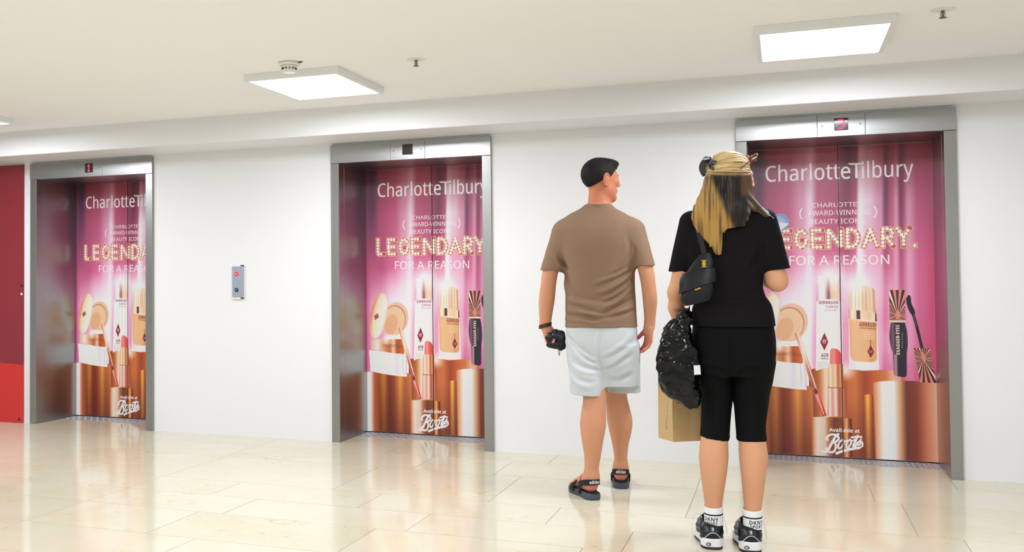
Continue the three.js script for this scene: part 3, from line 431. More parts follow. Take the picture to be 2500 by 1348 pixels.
// five-fingered hand: wrist, direction of the fingers, way the palm faces, thumb side
function hand(w, dir, palm, thumb, curl, s = 1) {
  dir = nrm(dir); palm = nrm(add(palm, dir, -dot(palm, dir))); const side = nrm(cross(dir, palm)), sg = dot(side, thumb) > 0 ? 1 : -1, th = [side[0] * sg, side[1] * sg, side[2] * sg], P = [];
  const at = (a, b, c) => add(add(add(w, dir, a * s), th, b * s), palm, c * s);
  P.push(cone(at(-0.02, 0, 0), at(0.03, 0.0, 0.003), 0.024 * s, 0.026 * s, 0.014));
  [0.075, 0.083, 0.077, 0.061].forEach((L, i) => {
    const o = (1.5 - i) * 0.0205, k = at(0.088 - Math.abs(1.2 - i) * 0.004, o, 0); P.push(cone(at(0.012, o * 0.6, 0.002), k, 0.016 * s, 0.0115 * s, 0.01));
    let p = k, a = 0; [0.46, 0.3, 0.24].forEach((q, j) => { a += curl * [0.75, 1, 0.7][j] * (1 + i * 0.06); const d = add([dir[0] * Math.cos(a), dir[1] * Math.cos(a), dir[2] * Math.cos(a)], palm, Math.sin(a)), e = add(p, d, L * q * s); P.push(cone(p, e, (0.0098 - j * 0.0009) * s, (0.0091 - j * 0.0009) * s, 0.003)); p = e; });
  });
  let p = at(0.022, 0.024, 0.008), d = nrm(add(add(dir, th, 0.75), palm, 0.35)); P.push(cone(at(0.005, 0.01, 0.006), p, 0.016 * s, 0.015 * s, 0.01));
  [0.036, 0.03, 0.025].forEach((l, j) => { const e = add(p, d, l * s); P.push(cone(p, e, (0.0125 - j * 0.0013) * s, (0.0112 - j * 0.0013) * s, 0.006)); p = e; d = nrm(add(add(d, dir, 0.25), palm, 0.2 + curl * 0.35)); });
  return P;
}
// head at c turned by th (0 looks away from the camera, positive to the right), returns fields and a map to head space
function headOf(c, th, s, jaw = 1) {
  const fx = Math.sin(th), fz = -Math.cos(th), rx = Math.cos(th), rz = Math.sin(th), loc = (x, y, z) => { const a = (x - c[0]) / s, b = (y - c[1]) / s, e = (z - c[2]) / s; return [a * rx + e * rz, b, a * fx + e * fz]; };
  const world = (p) => [c[0] + s * (p[0] * rx + p[2] * fx), c[1] + s * p[1], c[2] + s * (p[0] * rz + p[2] * fz)];
  const wrap = (q) => ({ k: q.k * s, c: world(q.c), R: q.R * s, f: (x, y, z) => { const l = loc(x, y, z); return q.f(l[0], l[1], l[2]) * s; } });
  const P = [ell([0, 0.03, -0.012], [0.076, 0.088, 0.097], 0.02), ell([0, -0.02, 0.022], [0.062, 0.085, 0.07], 0.03), cone([0.042 * jaw, -0.055, 0.012], [0.012, -0.098, 0.066], 0.026, 0.018, 0.03), cone([-0.042 * jaw, -0.055, 0.012], [-0.012, -0.098, 0.066], 0.026, 0.018, 0.03),
    ell([0, 0.024, 0.074], [0.05, 0.014, 0.02], 0.012), cone([0, 0.012, 0.088], [0, -0.024, 0.108], 0.007, 0.011, 0.012), ell([0.011, -0.03, 0.096], [0.009, 0.007, 0.01], 0.006), ell([-0.011, -0.03, 0.096], [0.009, 0.007, 0.01], 0.006),
    cone([-0.018, -0.058, 0.084], [0, -0.055, 0.093], 0.005, 0.006, 0.006), cone([0.018, -0.058, 0.084], [0, -0.055, 0.093], 0.005, 0.006, 0.006), cone([-0.014, -0.066, 0.083], [0.014, -0.066, 0.083], 0.006, 0.006, 0.006), ell([0.04, -0.012, 0.064], [0.022, 0.018, 0.02], 0.02), ell([-0.04, -0.012, 0.064], [0.022, 0.018, 0.02], 0.02)];
  for (const q of [-1, 1]) { P.push(ell([q * 0.078, -0.006, -0.012], [0.01, 0.033, 0.019], 0.008)); P.push({ k: 0.004, c: [q * 0.083, 0, -0.012], R: 0.04, f(x, y, z) { const a = (y + 0.004) / 0.033, b = (z + 0.014) / 0.021, r = Math.hypot(a, b); return Math.hypot((r - 1) * 0.021, x - q * (0.084 + 0.006 * (z < -0.014 ? 1 : 0))) - 0.0042; } }); }
  return { prims: P.map(wrap), loc, world, eyes: [[-0.031, 0.004, 0.077], [0.031, 0.004, 0.077]].map(world), s };
}
const FW = (o, phi) => (x, y, t) => [o[0] + x * Math.cos(phi) - t * Math.sin(phi), o[1] + y, o[2] - x * Math.sin(phi) - t * Math.cos(phi)];
function foot(F, ankle, y0) {   // bare foot resting at height y0; F maps (across, up, forward) of the foot
  const P = [cone(F(0, y0 + 0.034, 0.042), F(0, y0 + 0.034, 0.12), 0.034, 0.034, 0.03), cone(ankle, F(0, y0 + 0.05, 0.085), 0.036, 0.036, 0.03), cone(F(0, y0 + 0.05, 0.11), F(0, y0 + 0.026, 0.195), 0.034, 0.02, 0.03), cone(F(-0.024, y0 + 0.022, 0.18), F(0.024, y0 + 0.022, 0.185), 0.021, 0.021, 0.03)];
  for (let i = 0; i < 5; i++) { const x = -0.036 + i * 0.017; P.push(cone(F(x, y0 + 0.014, 0.19), F(x * 1.05, y0 + 0.011, 0.246 - Math.abs(i - 3) * 0.007), 0.012, 0.0085, 0.006)); }
  return P;
}
function soleShape(L, wh, wb) {
  const c = [[0, 0], [wh * 0.62, 0.006], [wh, 0.042], [wh * 0.9, 0.11], [wb, L * 0.7], [wb * 0.86, L * 0.86], [wb * 0.45, L * 0.975], [0, L]], p = [...c, ...c.slice(1, -1).reverse().map(([a, b]) => [-a, b])];
  return new THREE.Shape(new THREE.SplineCurve([...p, p[0]].map((q) => new THREE.Vector2(...q))).getPoints(70));
}
const extrudeSole = (sh, y0, h, bev) => { const g = new THREE.ExtrudeGeometry(sh, { depth: h - 2 * bev, bevelEnabled: true, bevelSize: bev * 0.7, bevelThickness: bev, bevelOffset: -bev * 0.7, bevelSegments: 3 }); g.rotateX(-Math.PI / 2); g.translate(0, y0 + bev, 0); return g; };
const eyeMat = std({ color: rgb(60, 40, 30), roughness: 0.2 });
const FP = (a) => a.map(([x, y, t]) => [x, y, -t]);   // foot space to the shoe mesh's own space

// ---------- the man ----------
{
  const BASE = [-0.965, 0, 1.05], man = thing('person', 'person in a brown T-shirt and pale grey shorts walking away in black sandals', 'person', BASE);
  const hd = headOf([-0.012, 1.70, -0.03], 0.9, 0.985, 1.08), wL = [-0.325, 0.9, -0.005], wR = [0.235, 0.905, -0.02];
  const torso = loft([[0.78, -0.018, 0, 0.12, 0.09], [0.85, -0.018, 0, 0.165, 0.11], [0.95, -0.02, 0, 0.16, 0.096], [1.12, -0.023, -0.004, 0.156, 0.088], [1.28, -0.025, -0.004, 0.17, 0.098], [1.38, -0.027, 0, 0.178, 0.098], [1.46, -0.028, -0.005, 0.16, 0.085], [1.52, -0.026, -0.01, 0.1, 0.066], [1.56, -0.024, -0.014, 0.062, 0.06]], 2.2, 0.03);
  const legL = [[0.10, -0.055, 0.143, 0.036, 0.044], [0.16, -0.053, 0.143, 0.037, 0.045], [0.215, -0.048, 0.142, 0.042, 0.05], [0.292, -0.047, 0.142, 0.054, 0.06], [0.377, -0.045, 0.136, 0.067, 0.066], [0.446, -0.043, 0.125, 0.065, 0.066], [0.50, -0.039, 0.115, 0.061, 0.063], [0.55, -0.04, 0.105, 0.062, 0.066], [0.65, -0.06, 0.07, 0.068, 0.074], [0.80, -0.085, 0.02, 0.08, 0.085]];
  const legR = [[0.10, 0.048, -0.195, 0.036, 0.044], [0.16, 0.049, -0.19, 0.035, 0.045], [0.243, 0.05, -0.18, 0.045, 0.053], [0.316, 0.052, -0.17, 0.061, 0.063], [0.381, 0.05, -0.16, 0.069, 0.068], [0.446, 0.044, -0.15, 0.063, 0.066], [0.518, 0.037, -0.135, 0.058, 0.064], [0.6, 0.05, -0.1, 0.064, 0.07], [0.8, 0.075, -0.02, 0.08, 0.085]];
  const FL = FW([-0.03, 0, 0.195], 0.6), FR = FW([0.056, 0, -0.14], 0.16), SOLE = 0.034;
  const body = union([torso, loft(legL), loft(legR), ...foot(FL, [-0.055, 0.11, 0.143], SOLE), ...foot(FR, [0.048, 0.11, -0.195], SOLE),
    loft([[0.885, -0.326, -0.004, 0.0275, 0.029], [0.964, -0.320, 0.005, 0.036, 0.038], [1.05, -0.311, 0.015, 0.0435, 0.044], [1.13, -0.299, 0.025, 0.042, 0.043], [1.2, -0.287, 0.024, 0.044, 0.046], [1.3, -0.25, 0.01, 0.05, 0.05], [1.43, -0.19, 0, 0.055, 0.055]], 2, 0.02),
    loft([[0.89, 0.234, -0.022, 0.0255, 0.028], [0.968, 0.24, -0.008, 0.031, 0.034], [1.048, 0.243, 0.01, 0.0375, 0.04], [1.13, 0.237, 0.02, 0.038, 0.04], [1.22, 0.222, 0.02, 0.042, 0.044], [1.3, 0.195, 0.01, 0.048, 0.048], [1.43, 0.142, 0, 0.053, 0.053]], 2, 0.02),
    ...hand(wL, [0.3, -0.95, -0.05], [0.85, 0.25, 0.35], [0, 0.1, -1], 0.85, 1.0), ...hand(wR, [-0.1, -1, -0.1], [-0.8, 0, 0.45], [-0.3, 0, -1], 0.38, 0.98),
    cone([-0.024, 1.52, -0.012], [-0.02, 1.64, -0.022], 0.062, 0.058, 0.03), ...hd.prims]);
  const skin = lin(rgb(212, 156, 122)), pink = lin(rgb(222, 128, 118)), ruddy = lin(rgb(200, 112, 82));
  const tone = (x, y, z) => { let c = skin; const n = 0.5 + 0.5 * fbm(x * 14, y * 14, z * 14, 3); c = mix3(c, ruddy, 0.25 * n); if (y > 1.5) c = mix3(c, ruddy, 0.6); if (y < 0.085) c = mix3(c, pink, 0.75); if (y < 0.87 && y > 0.7) c = mix3(c, pink, 0.6); const l = hd.loc(x, y, z); if (Math.abs(l[1] + 0.061) < 0.009 && l[2] > 0.078 && Math.abs(l[0]) < 0.022) c = mix3(c, lin(rgb(170, 80, 76)), 0.7); return c; };
  const skinMat = phys({ vertexColors: true, roughness: 0.5, specularIntensity: 0.5 });
  part('body', mesher(body, [-0.4, 0.02, -0.44], [0.32, 1.83, 0.24], 0.0042, tone), skinMat, man);
  for (const e of hd.eyes) { const s = new THREE.SphereGeometry(0.0095, 12, 10); s.translate(...e); part('eye', s, eyeMat, man); }
  // hair: a close dark cap
  const cap = ell([0, 0.033, -0.014], [0.083, 0.094, 0.104], 0.01);
  const quiff = ell([0, 0.092, 0.05], [0.062, 0.024, 0.05], 0.01);
  const hairF = (x, y, z) => { const l = hd.loc(x, y, z), n = 0.0016 * noise(l[0] * 260, l[1] * 90, l[2] * 260); const low = l[2] > -0.02 ? lerp(0.0, 0.06, ss(-0.01, 0.075, l[2])) : lerp(0.0, -0.046, ss(-0.01, -0.1, l[2])); const a = cap.f(...l), b = quiff.f(...l), h = Math.max(0.03 - Math.abs(a - b), 0) / 0.03, d = Math.min(a, b) - h * h * 0.0075; return Math.max(d + n, low - l[1]) * 0.985; };
  part('hair', mesher(hairF, [-0.15, 1.62, -0.17], [0.13, 1.84, 0.12], 0.003), phys({ color: rgb(22, 20, 21), roughness: 0.65, specularIntensity: 0.5 }), man, 'short black hair');
  // T-shirt
  const shirtU = union([loft([[0.85, -0.018, 0, 0.191, 0.128], [0.95, -0.02, 0, 0.19, 0.124], [1.05, -0.022, -0.004, 0.188, 0.119], [1.12, -0.023, 0, 0.187, 0.118], [1.2, -0.025, 0, 0.19, 0.122], [1.28, -0.025, 0, 0.203, 0.126], [1.36, -0.027, 0.003, 0.208, 0.124], [1.43, -0.029, 0, 0.21, 0.112], [1.475, -0.031, -0.004, 0.196, 0.096], [1.515, -0.036, -0.009, 0.15, 0.08], [1.542, -0.032, -0.012, 0.1, 0.07], [1.567, -0.027, -0.014, 0.071, 0.066]], 2.3, 0.03)]);
  const slL = cone([-0.214, 1.412, 0], [-0.288, 1.2, 0.024], 0.068, 0.056, 0.05), slR = cone([0.158, 1.412, 0], [0.219, 1.22, 0.022], 0.066, 0.055, 0.05);
  const sm = (a, b, k) => { const h = Math.max(k - Math.abs(a - b), 0) / k; return Math.min(a, b) - h * h * k / 4; };
  const mf = folds([[0.165, 1.235, -0.02, 1.12, -0.02, 0.012, 0.006], [0.17, 1.20, 0.0, 1.07, -0.03, 0.012, 0.007], [0.168, 1.165, 0.02, 1.04, -0.03, 0.011, 0.006], [0.17, 1.12, 0.03, 1.0, -0.025, 0.013, 0.007], [0.165, 1.06, 0.0, 0.975, -0.01, 0.012, 0.006], [0.16, 0.99, -0.1, 0.955, -0.012, 0.012, 0.006], [-0.18, 1.02, 0.06, 0.985, 0.012, 0.013, 0.005], [-0.2, 0.97, -0.02, 0.945, 0.01, 0.012, 0.005], [-0.19, 1.08, 0.02, 1.05, 0.012, 0.016, 0.004], [0.15, 1.36, 0.07, 1.18, -0.03, 0.016, 0.005], [0.175, 1.33, 0.13, 1.22, -0.015, 0.012, 0.005], [-0.21, 1.26, -0.1, 1.06, 0.03, 0.02, 0.005], [-0.23, 1.3, -0.17, 1.2, 0.01, 0.012, 0.005]]);
  const shirtF = (x, y, z) => { let d = Math.max(shirtU(x, y, z), 0.897 - y + 0.012 * (x + 0.2)); const a = Math.max(slL.f(x, y, z), 1.209 - y), b = Math.max(slR.f(x, y, z), 1.228 - y); d = sm(sm(d, a, 0.035), b, 0.035); if (d < 0.05) d += 1.6 * mf(x + 0.01 * noise(x * 9, y * 9, 1), y + 0.012 * noise(x * 9, y * 9, 2)) * ss(-0.02, 0.05, z) + 0.0018 * fbm(x * 16, y * 16, z * 16, 2) - (y < 0.912 && Math.abs(x + 0.02) < 0.25 ? 0.0012 : 0); return d * 0.9; };
  const shirt = part('t_shirt', mesher(shirtF, [-0.38, 0.87, -0.15], [0.31, 1.59, 0.15], 0.0045), std({ color: rgb(140, 112, 90), roughness: 0.88 }), man, 'brown short-sleeved T-shirt');
  { const pts = []; for (let i = 0; i < 24; i++) { const a = i / 24 * Math.PI * 2; pts.push([-0.026 + 0.0725 * Math.cos(a), 1.553 - 0.022 * (0.5 - 0.5 * Math.sin(a)), -0.014 + 0.068 * Math.sin(a)]); } part('collar', band(pts, [0, 1, 0], 0.02, 0.005, true, 60), shirt.material, shirt); }
  // shorts
  const shU = union([loft([[0.57, 0.004, 0.0, 0.165, 0.12], [0.64, 0, 0.0, 0.172, 0.125], [0.72, -0.006, 0.01, 0.182, 0.132], [0.80, -0.012, 0.01, 0.188, 0.132], [0.9, -0.018, 0, 0.186, 0.122], [0.97, -0.018, 0, 0.17, 0.105]], 2.5, 0.03)]);
  const shL = loft([[0.50, -0.079, 0.106, 0.086, 0.104], [0.62, -0.081, 0.082, 0.09, 0.108], [0.74, -0.096, 0.03, 0.094, 0.115], [0.8, -0.1, 0, 0.09, 0.11]], 2.4), shR = loft([[0.50, 0.088, -0.105, 0.084, 0.097], [0.62, 0.087, -0.08, 0.086, 0.1], [0.74, 0.085, -0.03, 0.091, 0.11], [0.8, 0.085, 0, 0.09, 0.11]], 2.4);
  const sf = folds([[-0.19, 0.86, -0.03, 0.76, 0.015, 0.013, 0.007], [-0.17, 0.82, -0.02, 0.72, 0.015, 0.012, 0.006], [-0.17, 0.74, -0.01, 0.67, 0.012, 0.013, 0.006], [0.17, 0.84, 0.03, 0.75, -0.015, 0.014, 0.006], [0.15, 0.76, 0.02, 0.68, -0.015, 0.014, 0.006], [0.16, 0.66, 0.04, 0.62, -0.01, 0.014, 0.005], [-0.15, 0.66, -0.03, 0.60, 0.01, 0.014, 0.005], [0.0, 0.88, 0.0, 0.66, 0.004, 0.01, 0.005]]);
  const shortsF = (x, y, z) => { let d = Math.max(shU(x, y, z), 0.585 - y); const a = Math.max(shL.f(x, y, z), 0.543 - y - 0.06 * (x + 0.08)), b = Math.max(shR.f(x, y, z), 0.541 - y); d = sm(d, Math.min(a, b), 0.03); if (d < 0.04) d += 1.05 * sf(x + 0.012 * noise(x * 9, y * 9, 3), y + 0.02 * noise(x * 8, y * 8, 6)) * ss(-0.05, 0.03, z) + 0.0025 * fbm(x * 14, y * 14, z * 14, 2); return d * 0.85; };
  part('shorts', mesher(shortsF, [-0.23, 0.51, -0.24], [0.2, 0.95, 0.21], 0.0045), std({ color: rgb(197, 203, 207), roughness: 0.85 }), man, 'pale grey knee-length shorts');
  // watch and sandals
  { const wr = []; for (let i = 0; i < 20; i++) { const a = i / 20 * Math.PI * 2; wr.push([-0.3255 + 0.0335 * Math.cos(a), 0.902 + 0.009 * Math.cos(a), -0.003 + 0.0345 * Math.sin(a)]); } part('wrist_strap', band(wr, [0.1, 1, 0], 0.021, 0.004, true, 48), std({ color: rgb(52, 30, 28), roughness: 0.6 }), man, 'dark brown wrist strap'); }
  const [bc, bx] = canvas(1024, 64); bx.fillStyle = 'rgb(20,21,25)'; bx.fillRect(0, 0, 1024, 64); bx.fillStyle = 'rgb(245,245,248)'; bx.font = 'bold 50px sans-serif'; bx.textAlign = 'center'; bx.translate(512, 48); bx.scale(1.35, 1); bx.fillText('adidas', 0, 0);
  const strapMat = std({ color: rgb(20, 21, 25), roughness: 0.75 }), textMat = std({ map: ctex(bc), roughness: 0.75 }), soleMat = std({ color: rgb(66, 76, 92), roughness: 0.6 });
  [[[-0.03, 0, 0.195], 0.6], [[0.056, 0, -0.14], 0.16]].forEach(([o, phi]) => {
    const s = part('sandal', extrudeSole(soleShape(0.285, 0.044, 0.053), 0.0006, SOLE, 0.009), soleMat, man, 'black strapped sandal with slate sole'); s.position.set(o[0] + 0.009 * Math.sin(phi), 0, o[2] + 0.009 * Math.cos(phi)); s.rotation.y = phi;
    part('heel_strap', band(FP([[-0.044, 0.062, 0.115], [-0.044, 0.08, 0.07], [-0.037, 0.09, 0.03], [-0.019, 0.093, 0.01], [0, 0.094, 0.004], [0.019, 0.093, 0.01], [0.037, 0.09, 0.03], [0.044, 0.08, 0.07], [0.044, 0.062, 0.115]]), [0, -1, 0], 0.03, 0.004, false, 60), textMat, s);
    part('ankle_strap', band(FP([[-0.047, 0.02, 0.1], [-0.046, 0.06, 0.098], [-0.034, 0.108, 0.1], [0, 0.128, 0.115], [0.034, 0.108, 0.1], [0.046, 0.06, 0.098], [0.047, 0.02, 0.1]]), [0, 0.3, 1], 0.022, 0.004, false, 50), strapMat, s);
    part('toe_strap', band(FP([[-0.052, 0.02, 0.185], [-0.05, 0.05, 0.18], [-0.03, 0.077, 0.172], [0, 0.087, 0.17], [0.03, 0.077, 0.172], [0.05, 0.05, 0.18], [0.052, 0.02, 0.185]]), [0, 0.25, 1], 0.042, 0.004, false, 50), strapMat, s);
    part('footbed', extrudeSole(soleShape(0.272, 0.038, 0.047), SOLE - 0.001, 0.004, 0.0015), strapMat, s);
  });
  // what he carries in his left hand
  const pq = union([cone([-0.30, 0.835, 0.0], [-0.235, 0.855, 0.005], 0.026, 0.024, 0.01), cone([-0.295, 0.80, 0.005], [-0.232, 0.795, 0.01], 0.022, 0.024, 0.01), cone([-0.262, 0.865, 0.0], [-0.232, 0.83, 0.01], 0.02, 0.022, 0.01), cone([-0.235, 0.84, 0.01], [-0.232, 0.785, 0.015], 0.022, 0.018, 0.01)]);
  const po = thing('pouch', 'small black folded pouch held in the man\u2019s left hand', 'pouch', [BASE[0] - 0.26, 0.78, BASE[2]]);
  const pm = phys({ color: rgb(14, 18, 30), roughness: 0.3, specularIntensity: 0.7 }), pg = mesher((x, y, z) => pq(x - 0.26 + 0, y + 0.78, z - 0.012) + 0.0025 * noise(x * 60 + y * 40, y * 30 - x * 40, z * 40), [-0.09, -0.06, -0.08], [0.09, 0.14, 0.09], 0.003);
  part('pouch_body', pg, pm, po); part('wrist_loop', tube([[0.02, 0.0, 0.02], [0.018, -0.03, 0.02], [0.016, -0.042, 0.018], [0.012, -0.03, 0.016], [0.012, 0, 0.018]], 0.002, 20, 6), std({ color: rgb(120, 128, 136), roughness: 0.5 }), po);
}

// ---------- the woman and what she carries ----------
{
  const BASE = [-0.285, 0, 1.92], wo = thing('person', 'person with long blonde hair in a black top and leggings standing before the lift', 'person', BASE);
  const hd = headOf([0.022, 1.597, -0.012], 0.98, 0.93, 0.9), wL = [-0.212, 0.905, -0.07], wR = [0.10, 1.19, -0.2];
  const torso = loft([[0.8, 0.017, 0, 0.12, 0.09], [0.86, 0.017, 0, 0.155, 0.105], [0.95, 0.017, 0, 0.15, 0.1], [1.1, -0.003, 0, 0.13, 0.088], [1.25, -0.005, 0, 0.145, 0.094], [1.38, 0, 0, 0.15, 0.084], [1.43, 0.002, -0.003, 0.13, 0.07], [1.47, 0.006, -0.008, 0.085, 0.058], [1.5, 0.01, -0.01, 0.055, 0.05]], 2.2, 0.03);
  const lg = (s, x) => x.map(([y, cx, cz, a, b]) => [y, cx, cz, a * s, b * s]);
  const cL = [[0.06, -0.073, 0.045, 0.034, 0.04], [0.178, -0.072, 0.045, 0.037, 0.042], [0.238, -0.071, 0.049, 0.044, 0.05], [0.312, -0.069, 0.052, 0.054, 0.058], [0.387, -0.068, 0.046, 0.061, 0.062], [0.447, -0.066, 0.034, 0.058, 0.06], [0.52, -0.061, 0.015, 0.054, 0.058], [0.65, -0.056, 0, 0.06, 0.07], [0.8, -0.065, 0, 0.072, 0.085]];
  const cR = [[0.06, 0.085, 0.045, 0.034, 0.04], [0.178, 0.088, 0.045, 0.036, 0.042], [0.25, 0.091, 0.049, 0.043, 0.05], [0.324, 0.093, 0.052, 0.051, 0.058], [0.397, 0.094, 0.046, 0.058, 0.062], [0.456, 0.09, 0.034, 0.056, 0.06], [0.52, 0.085, 0.015, 0.055, 0.058], [0.65, 0.09, 0, 0.065, 0.07], [0.8, 0.098, 0, 0.075, 0.085]];
  const oL = [-0.072, 0, 0.108], oR = [0.082, 0, 0.108], pL = 0.2, pR = 0.16, FL = FW(oL, pL), FR = FW(oR, pR);
  const body = union([torso, loft(cL), loft(cR), ...[[FL, -0.073], [FR, 0.085]].flatMap(([F, x]) => [cone([x, 0.1, 0.045], F(0, 0.06, 0.1), 0.034, 0.03), cone(F(0, 0.06, 0.05), F(0, 0.05, 0.2), 0.03, 0.024)]),
    cone([-0.145, 1.4, 0], [-0.22, 1.1, 0.008], 0.044, 0.033, 0.03), cone([-0.22, 1.1, 0.008], [-0.221, 1.03, -0.015], 0.033, 0.032, 0.02), cone([-0.221, 1.03, -0.015], wL, 0.032, 0.021, 0.02),
    cone([0.145, 1.4, 0], [0.2, 1.148, 0.012], 0.048, 0.042, 0.03), cone([0.2, 1.148, 0.012], [0.175, 1.155, -0.08], 0.042, 0.036, 0.02), cone([0.175, 1.155, -0.08], wR, 0.036, 0.022, 0.02),
    ...hand(wL, [0.05, -1, -0.1], [0.9, 0, 0.1], [0, 0, -1], 0.95, 0.86), ...hand(wR, [-0.5, 0.45, -0.6], [-0.5, 0.6, 0.5], [0, 1, 0.1], 0.5, 0.86),
    cone([0.01, 1.46, -0.012], [0.016, 1.55, -0.02], 0.047, 0.044, 0.03), ...hd.prims]);
  const skin = lin(rgb(216, 162, 126)), ruddy = lin(rgb(206, 130, 98));
  const tone = (x, y, z) => { let c = mix3(skin, ruddy, 0.3 * (0.5 + 0.5 * fbm(x * 12, y * 12, z * 12, 3))); const l = hd.loc(x, y, z); if (y > 1.45) c = mix3(c, lin(rgb(238, 196, 180)), 0.5); if (Math.abs(l[1] + 0.061) < 0.009 && l[2] > 0.078 && Math.abs(l[0]) < 0.022) c = mix3(c, lin(rgb(190, 84, 88)), 0.7); return c; };
  part('body', mesher(body, [-0.29, 0.015, -0.32], [0.28, 1.72, 0.14], 0.0042, tone), phys({ vertexColors: true, roughness: 0.5, specularIntensity: 0.5 }), wo);
  for (const e of hd.eyes) { const s = new THREE.SphereGeometry(0.009, 12, 10); s.translate(...e); part('eye', s, eyeMat, wo); }
  const sm = (a, b, k) => { const h = Math.max(k - Math.abs(a - b), 0) / k; return Math.min(a, b) - h * h * k / 4; };
  // leggings
  const lf = folds([[-0.12, 0.475, 0.0, 0.478, 0, 0.005, 0.0018], [-0.12, 0.492, -0.04, 0.497, 0, 0.005, 0.002], [0.03, 0.475, 0.15, 0.478, 0, 0.005, 0.0018], [0.09, 0.495, 0.15, 0.5, 0, 0.005, 0.002], [0.09, 0.515, 0.15, 0.523, 0, 0.005, 0.002], [0.02, 0.92, 0.02, 0.76, 0.002, 0.012, 0.008], [-0.1, 0.765, 0.01, 0.745, -0.012, 0.012, 0.006], [0.14, 0.765, 0.03, 0.745, 0.012, 0.012, 0.006]]);
  const legg = union([loft([[0.74, 0.02, 0.006, 0.15, 0.115], [0.79, 0.018, 0.012, 0.168, 0.126], [0.87, 0.018, 0.012, 0.174, 0.128], [0.96, 0.017, 0.002, 0.166, 0.114], [1.02, 0.014, 0, 0.15, 0.1]], 2.3, 0.03), loft([[0.44, -0.066, 0.032, 0.062, 0.066], [0.518, -0.061, 0.012, 0.0615, 0.067], [0.609, -0.056, 0, 0.0645, 0.075], [0.66, -0.056, 0, 0.067, 0.081], [0.716, -0.06, 0.004, 0.0735, 0.093], [0.8, -0.066, 0.01, 0.082, 0.108]], 2, 0.02), loft([[0.44, 0.089, 0.032, 0.0615, 0.066], [0.525, 0.084, 0.012, 0.0625, 0.067], [0.615, 0.087, 0, 0.071, 0.076], [0.66, 0.09, 0, 0.074, 0.082], [0.72, 0.097, 0.004, 0.081, 0.094], [0.8, 0.102, 0.01, 0.086, 0.108]], 2, 0.012)]);
  const black = std({ color: rgb(25, 23, 25), roughness: 0.9 });
  const legF = (x, y, z) => { let d = legg(x, y, z); d = Math.max(d, (x < 0.012 ? 0.456 - 0.16 * (x + 0.007) : 0.461) - y); if (d < 0.03 && y > 0.468) d += lf(x, y) * ss(-0.05, 0.03, z) - (y < 0.48 ? 0.001 : 0); return d * 0.9; };
  part('leggings', mesher(legF, [-0.2, 0.42, -0.15], [0.24, 1.03, 0.17], 0.0045), phys({ color: rgb(10, 10, 12), roughness: 0.8, specularIntensity: 0.25 }), wo, 'black cropped leggings');
  // top
  const topU = union([loft([[0.9, 0.018, 0.002, 0.177, 0.134], [0.955, 0.017, 0.002, 0.174, 0.131], [1.0, 0.016, 0, 0.17, 0.124], [1.046, 0.012, 0, 0.163, 0.114], [1.09, 0.0, 0, 0.15, 0.106], [1.15, -0.008, 0, 0.15, 0.104], [1.23, -0.008, 0, 0.16, 0.108], [1.31, -0.003, 0, 0.167, 0.108], [1.38, 0, 0, 0.166, 0.098], [1.43, 0.002, -0.002, 0.146, 0.082], [1.468, 0.006, -0.006, 0.1, 0.066], [1.5, 0.01, -0.01, 0.062, 0.056]], 2.3, 0.03)]);
  const slL = cone([-0.148, 1.408, 0], [-0.21, 1.19, 0.004], 0.055, 0.042, 0.04), slR = cone([0.15, 1.408, 0], [0.2, 1.2, 0.01], 0.056, 0.053, 0.04);
  const tf = folds([[-0.12, 1.085, 0.14, 1.075, 0.006, 0.007, 0.005], [-0.1, 1.06, 0.14, 1.052, 0.006, 0.007, 0.004], [0.14, 1.115, 0.02, 1.09, -0.004, 0.008, 0.004], [-0.14, 0.975, 0.18, 0.97, 0, 0.004, 0.0015], [0.14, 1.32, 0.06, 1.16, -0.02, 0.014, 0.005], [-0.13, 1.32, -0.06, 1.15, 0.02, 0.014, 0.005], [0.02, 1.25, 0.03, 1.1, 0, 0.02, 0.003]]);
  const topF = (x, y, z) => { let d = Math.max(topU(x, y, z), 0.953 - y); const a = Math.max(slL.f(x, y, z), -(y - 1.192)), b = Math.max(slR.f(x, y, z), -(y - 1.196) + 0.14 * (x - 0.2)); d = sm(sm(d, a, 0.03), b, 0.03); if (d < 0.04) d += tf(x, y) * ss(-0.05, 0.03, z) + 0.0015 * fbm(x * 18, y * 18, z * 18, 2); return d * 0.9; };
  part('top', mesher(topF, [-0.28, 0.93, -0.16], [0.28, 1.52, 0.17], 0.0045), phys({ color: rgb(20, 17, 21), roughness: 0.85, specularIntensity: 0.25 }), wo, 'black short-sleeved fitted top');
  // hair: swept back to the clip, long lock down the back, lighter strands over the right shoulder
  const gold = lin(rgb(174, 136, 70)), pale = lin(rgb(228, 202, 152)), dark = lin(rgb(16, 14, 14)), brown = lin(rgb(96, 66, 38)), ash = lin(rgb(196, 186, 178));
  const cap = ell([0, 0.038, -0.016], [0.09, 0.094, 0.114], 0.01);
  const lock = loft([[1.262, -0.03, 0.118, 0.012, 0.01], [1.3, -0.038, 0.118, 0.026, 0.014], [1.35, -0.058, 0.118, 0.048, 0.02], [1.4, -0.07, 0.118, 0.064, 0.026], [1.45, -0.07, 0.115, 0.066, 0.032], [1.5, -0.06, 0.1, 0.06, 0.045], [1.55, -0.045, 0.08, 0.055, 0.058], [1.6, -0.032, 0.06, 0.055, 0.06], [1.65, -0.02, 0.045, 0.05, 0.05]], 2, 0.03);
  const back = loft([[1.38, 0.03, 0.108, 0.045, 0.014], [1.43, 0.036, 0.105, 0.062, 0.026], [1.48, 0.04, 0.082, 0.06, 0.05], [1.53, 0.036, 0.055, 0.062, 0.06], [1.58, 0.03, 0.035, 0.068, 0.068], [1.63, 0.025, 0.02, 0.07, 0.07]], 2, 0.03);
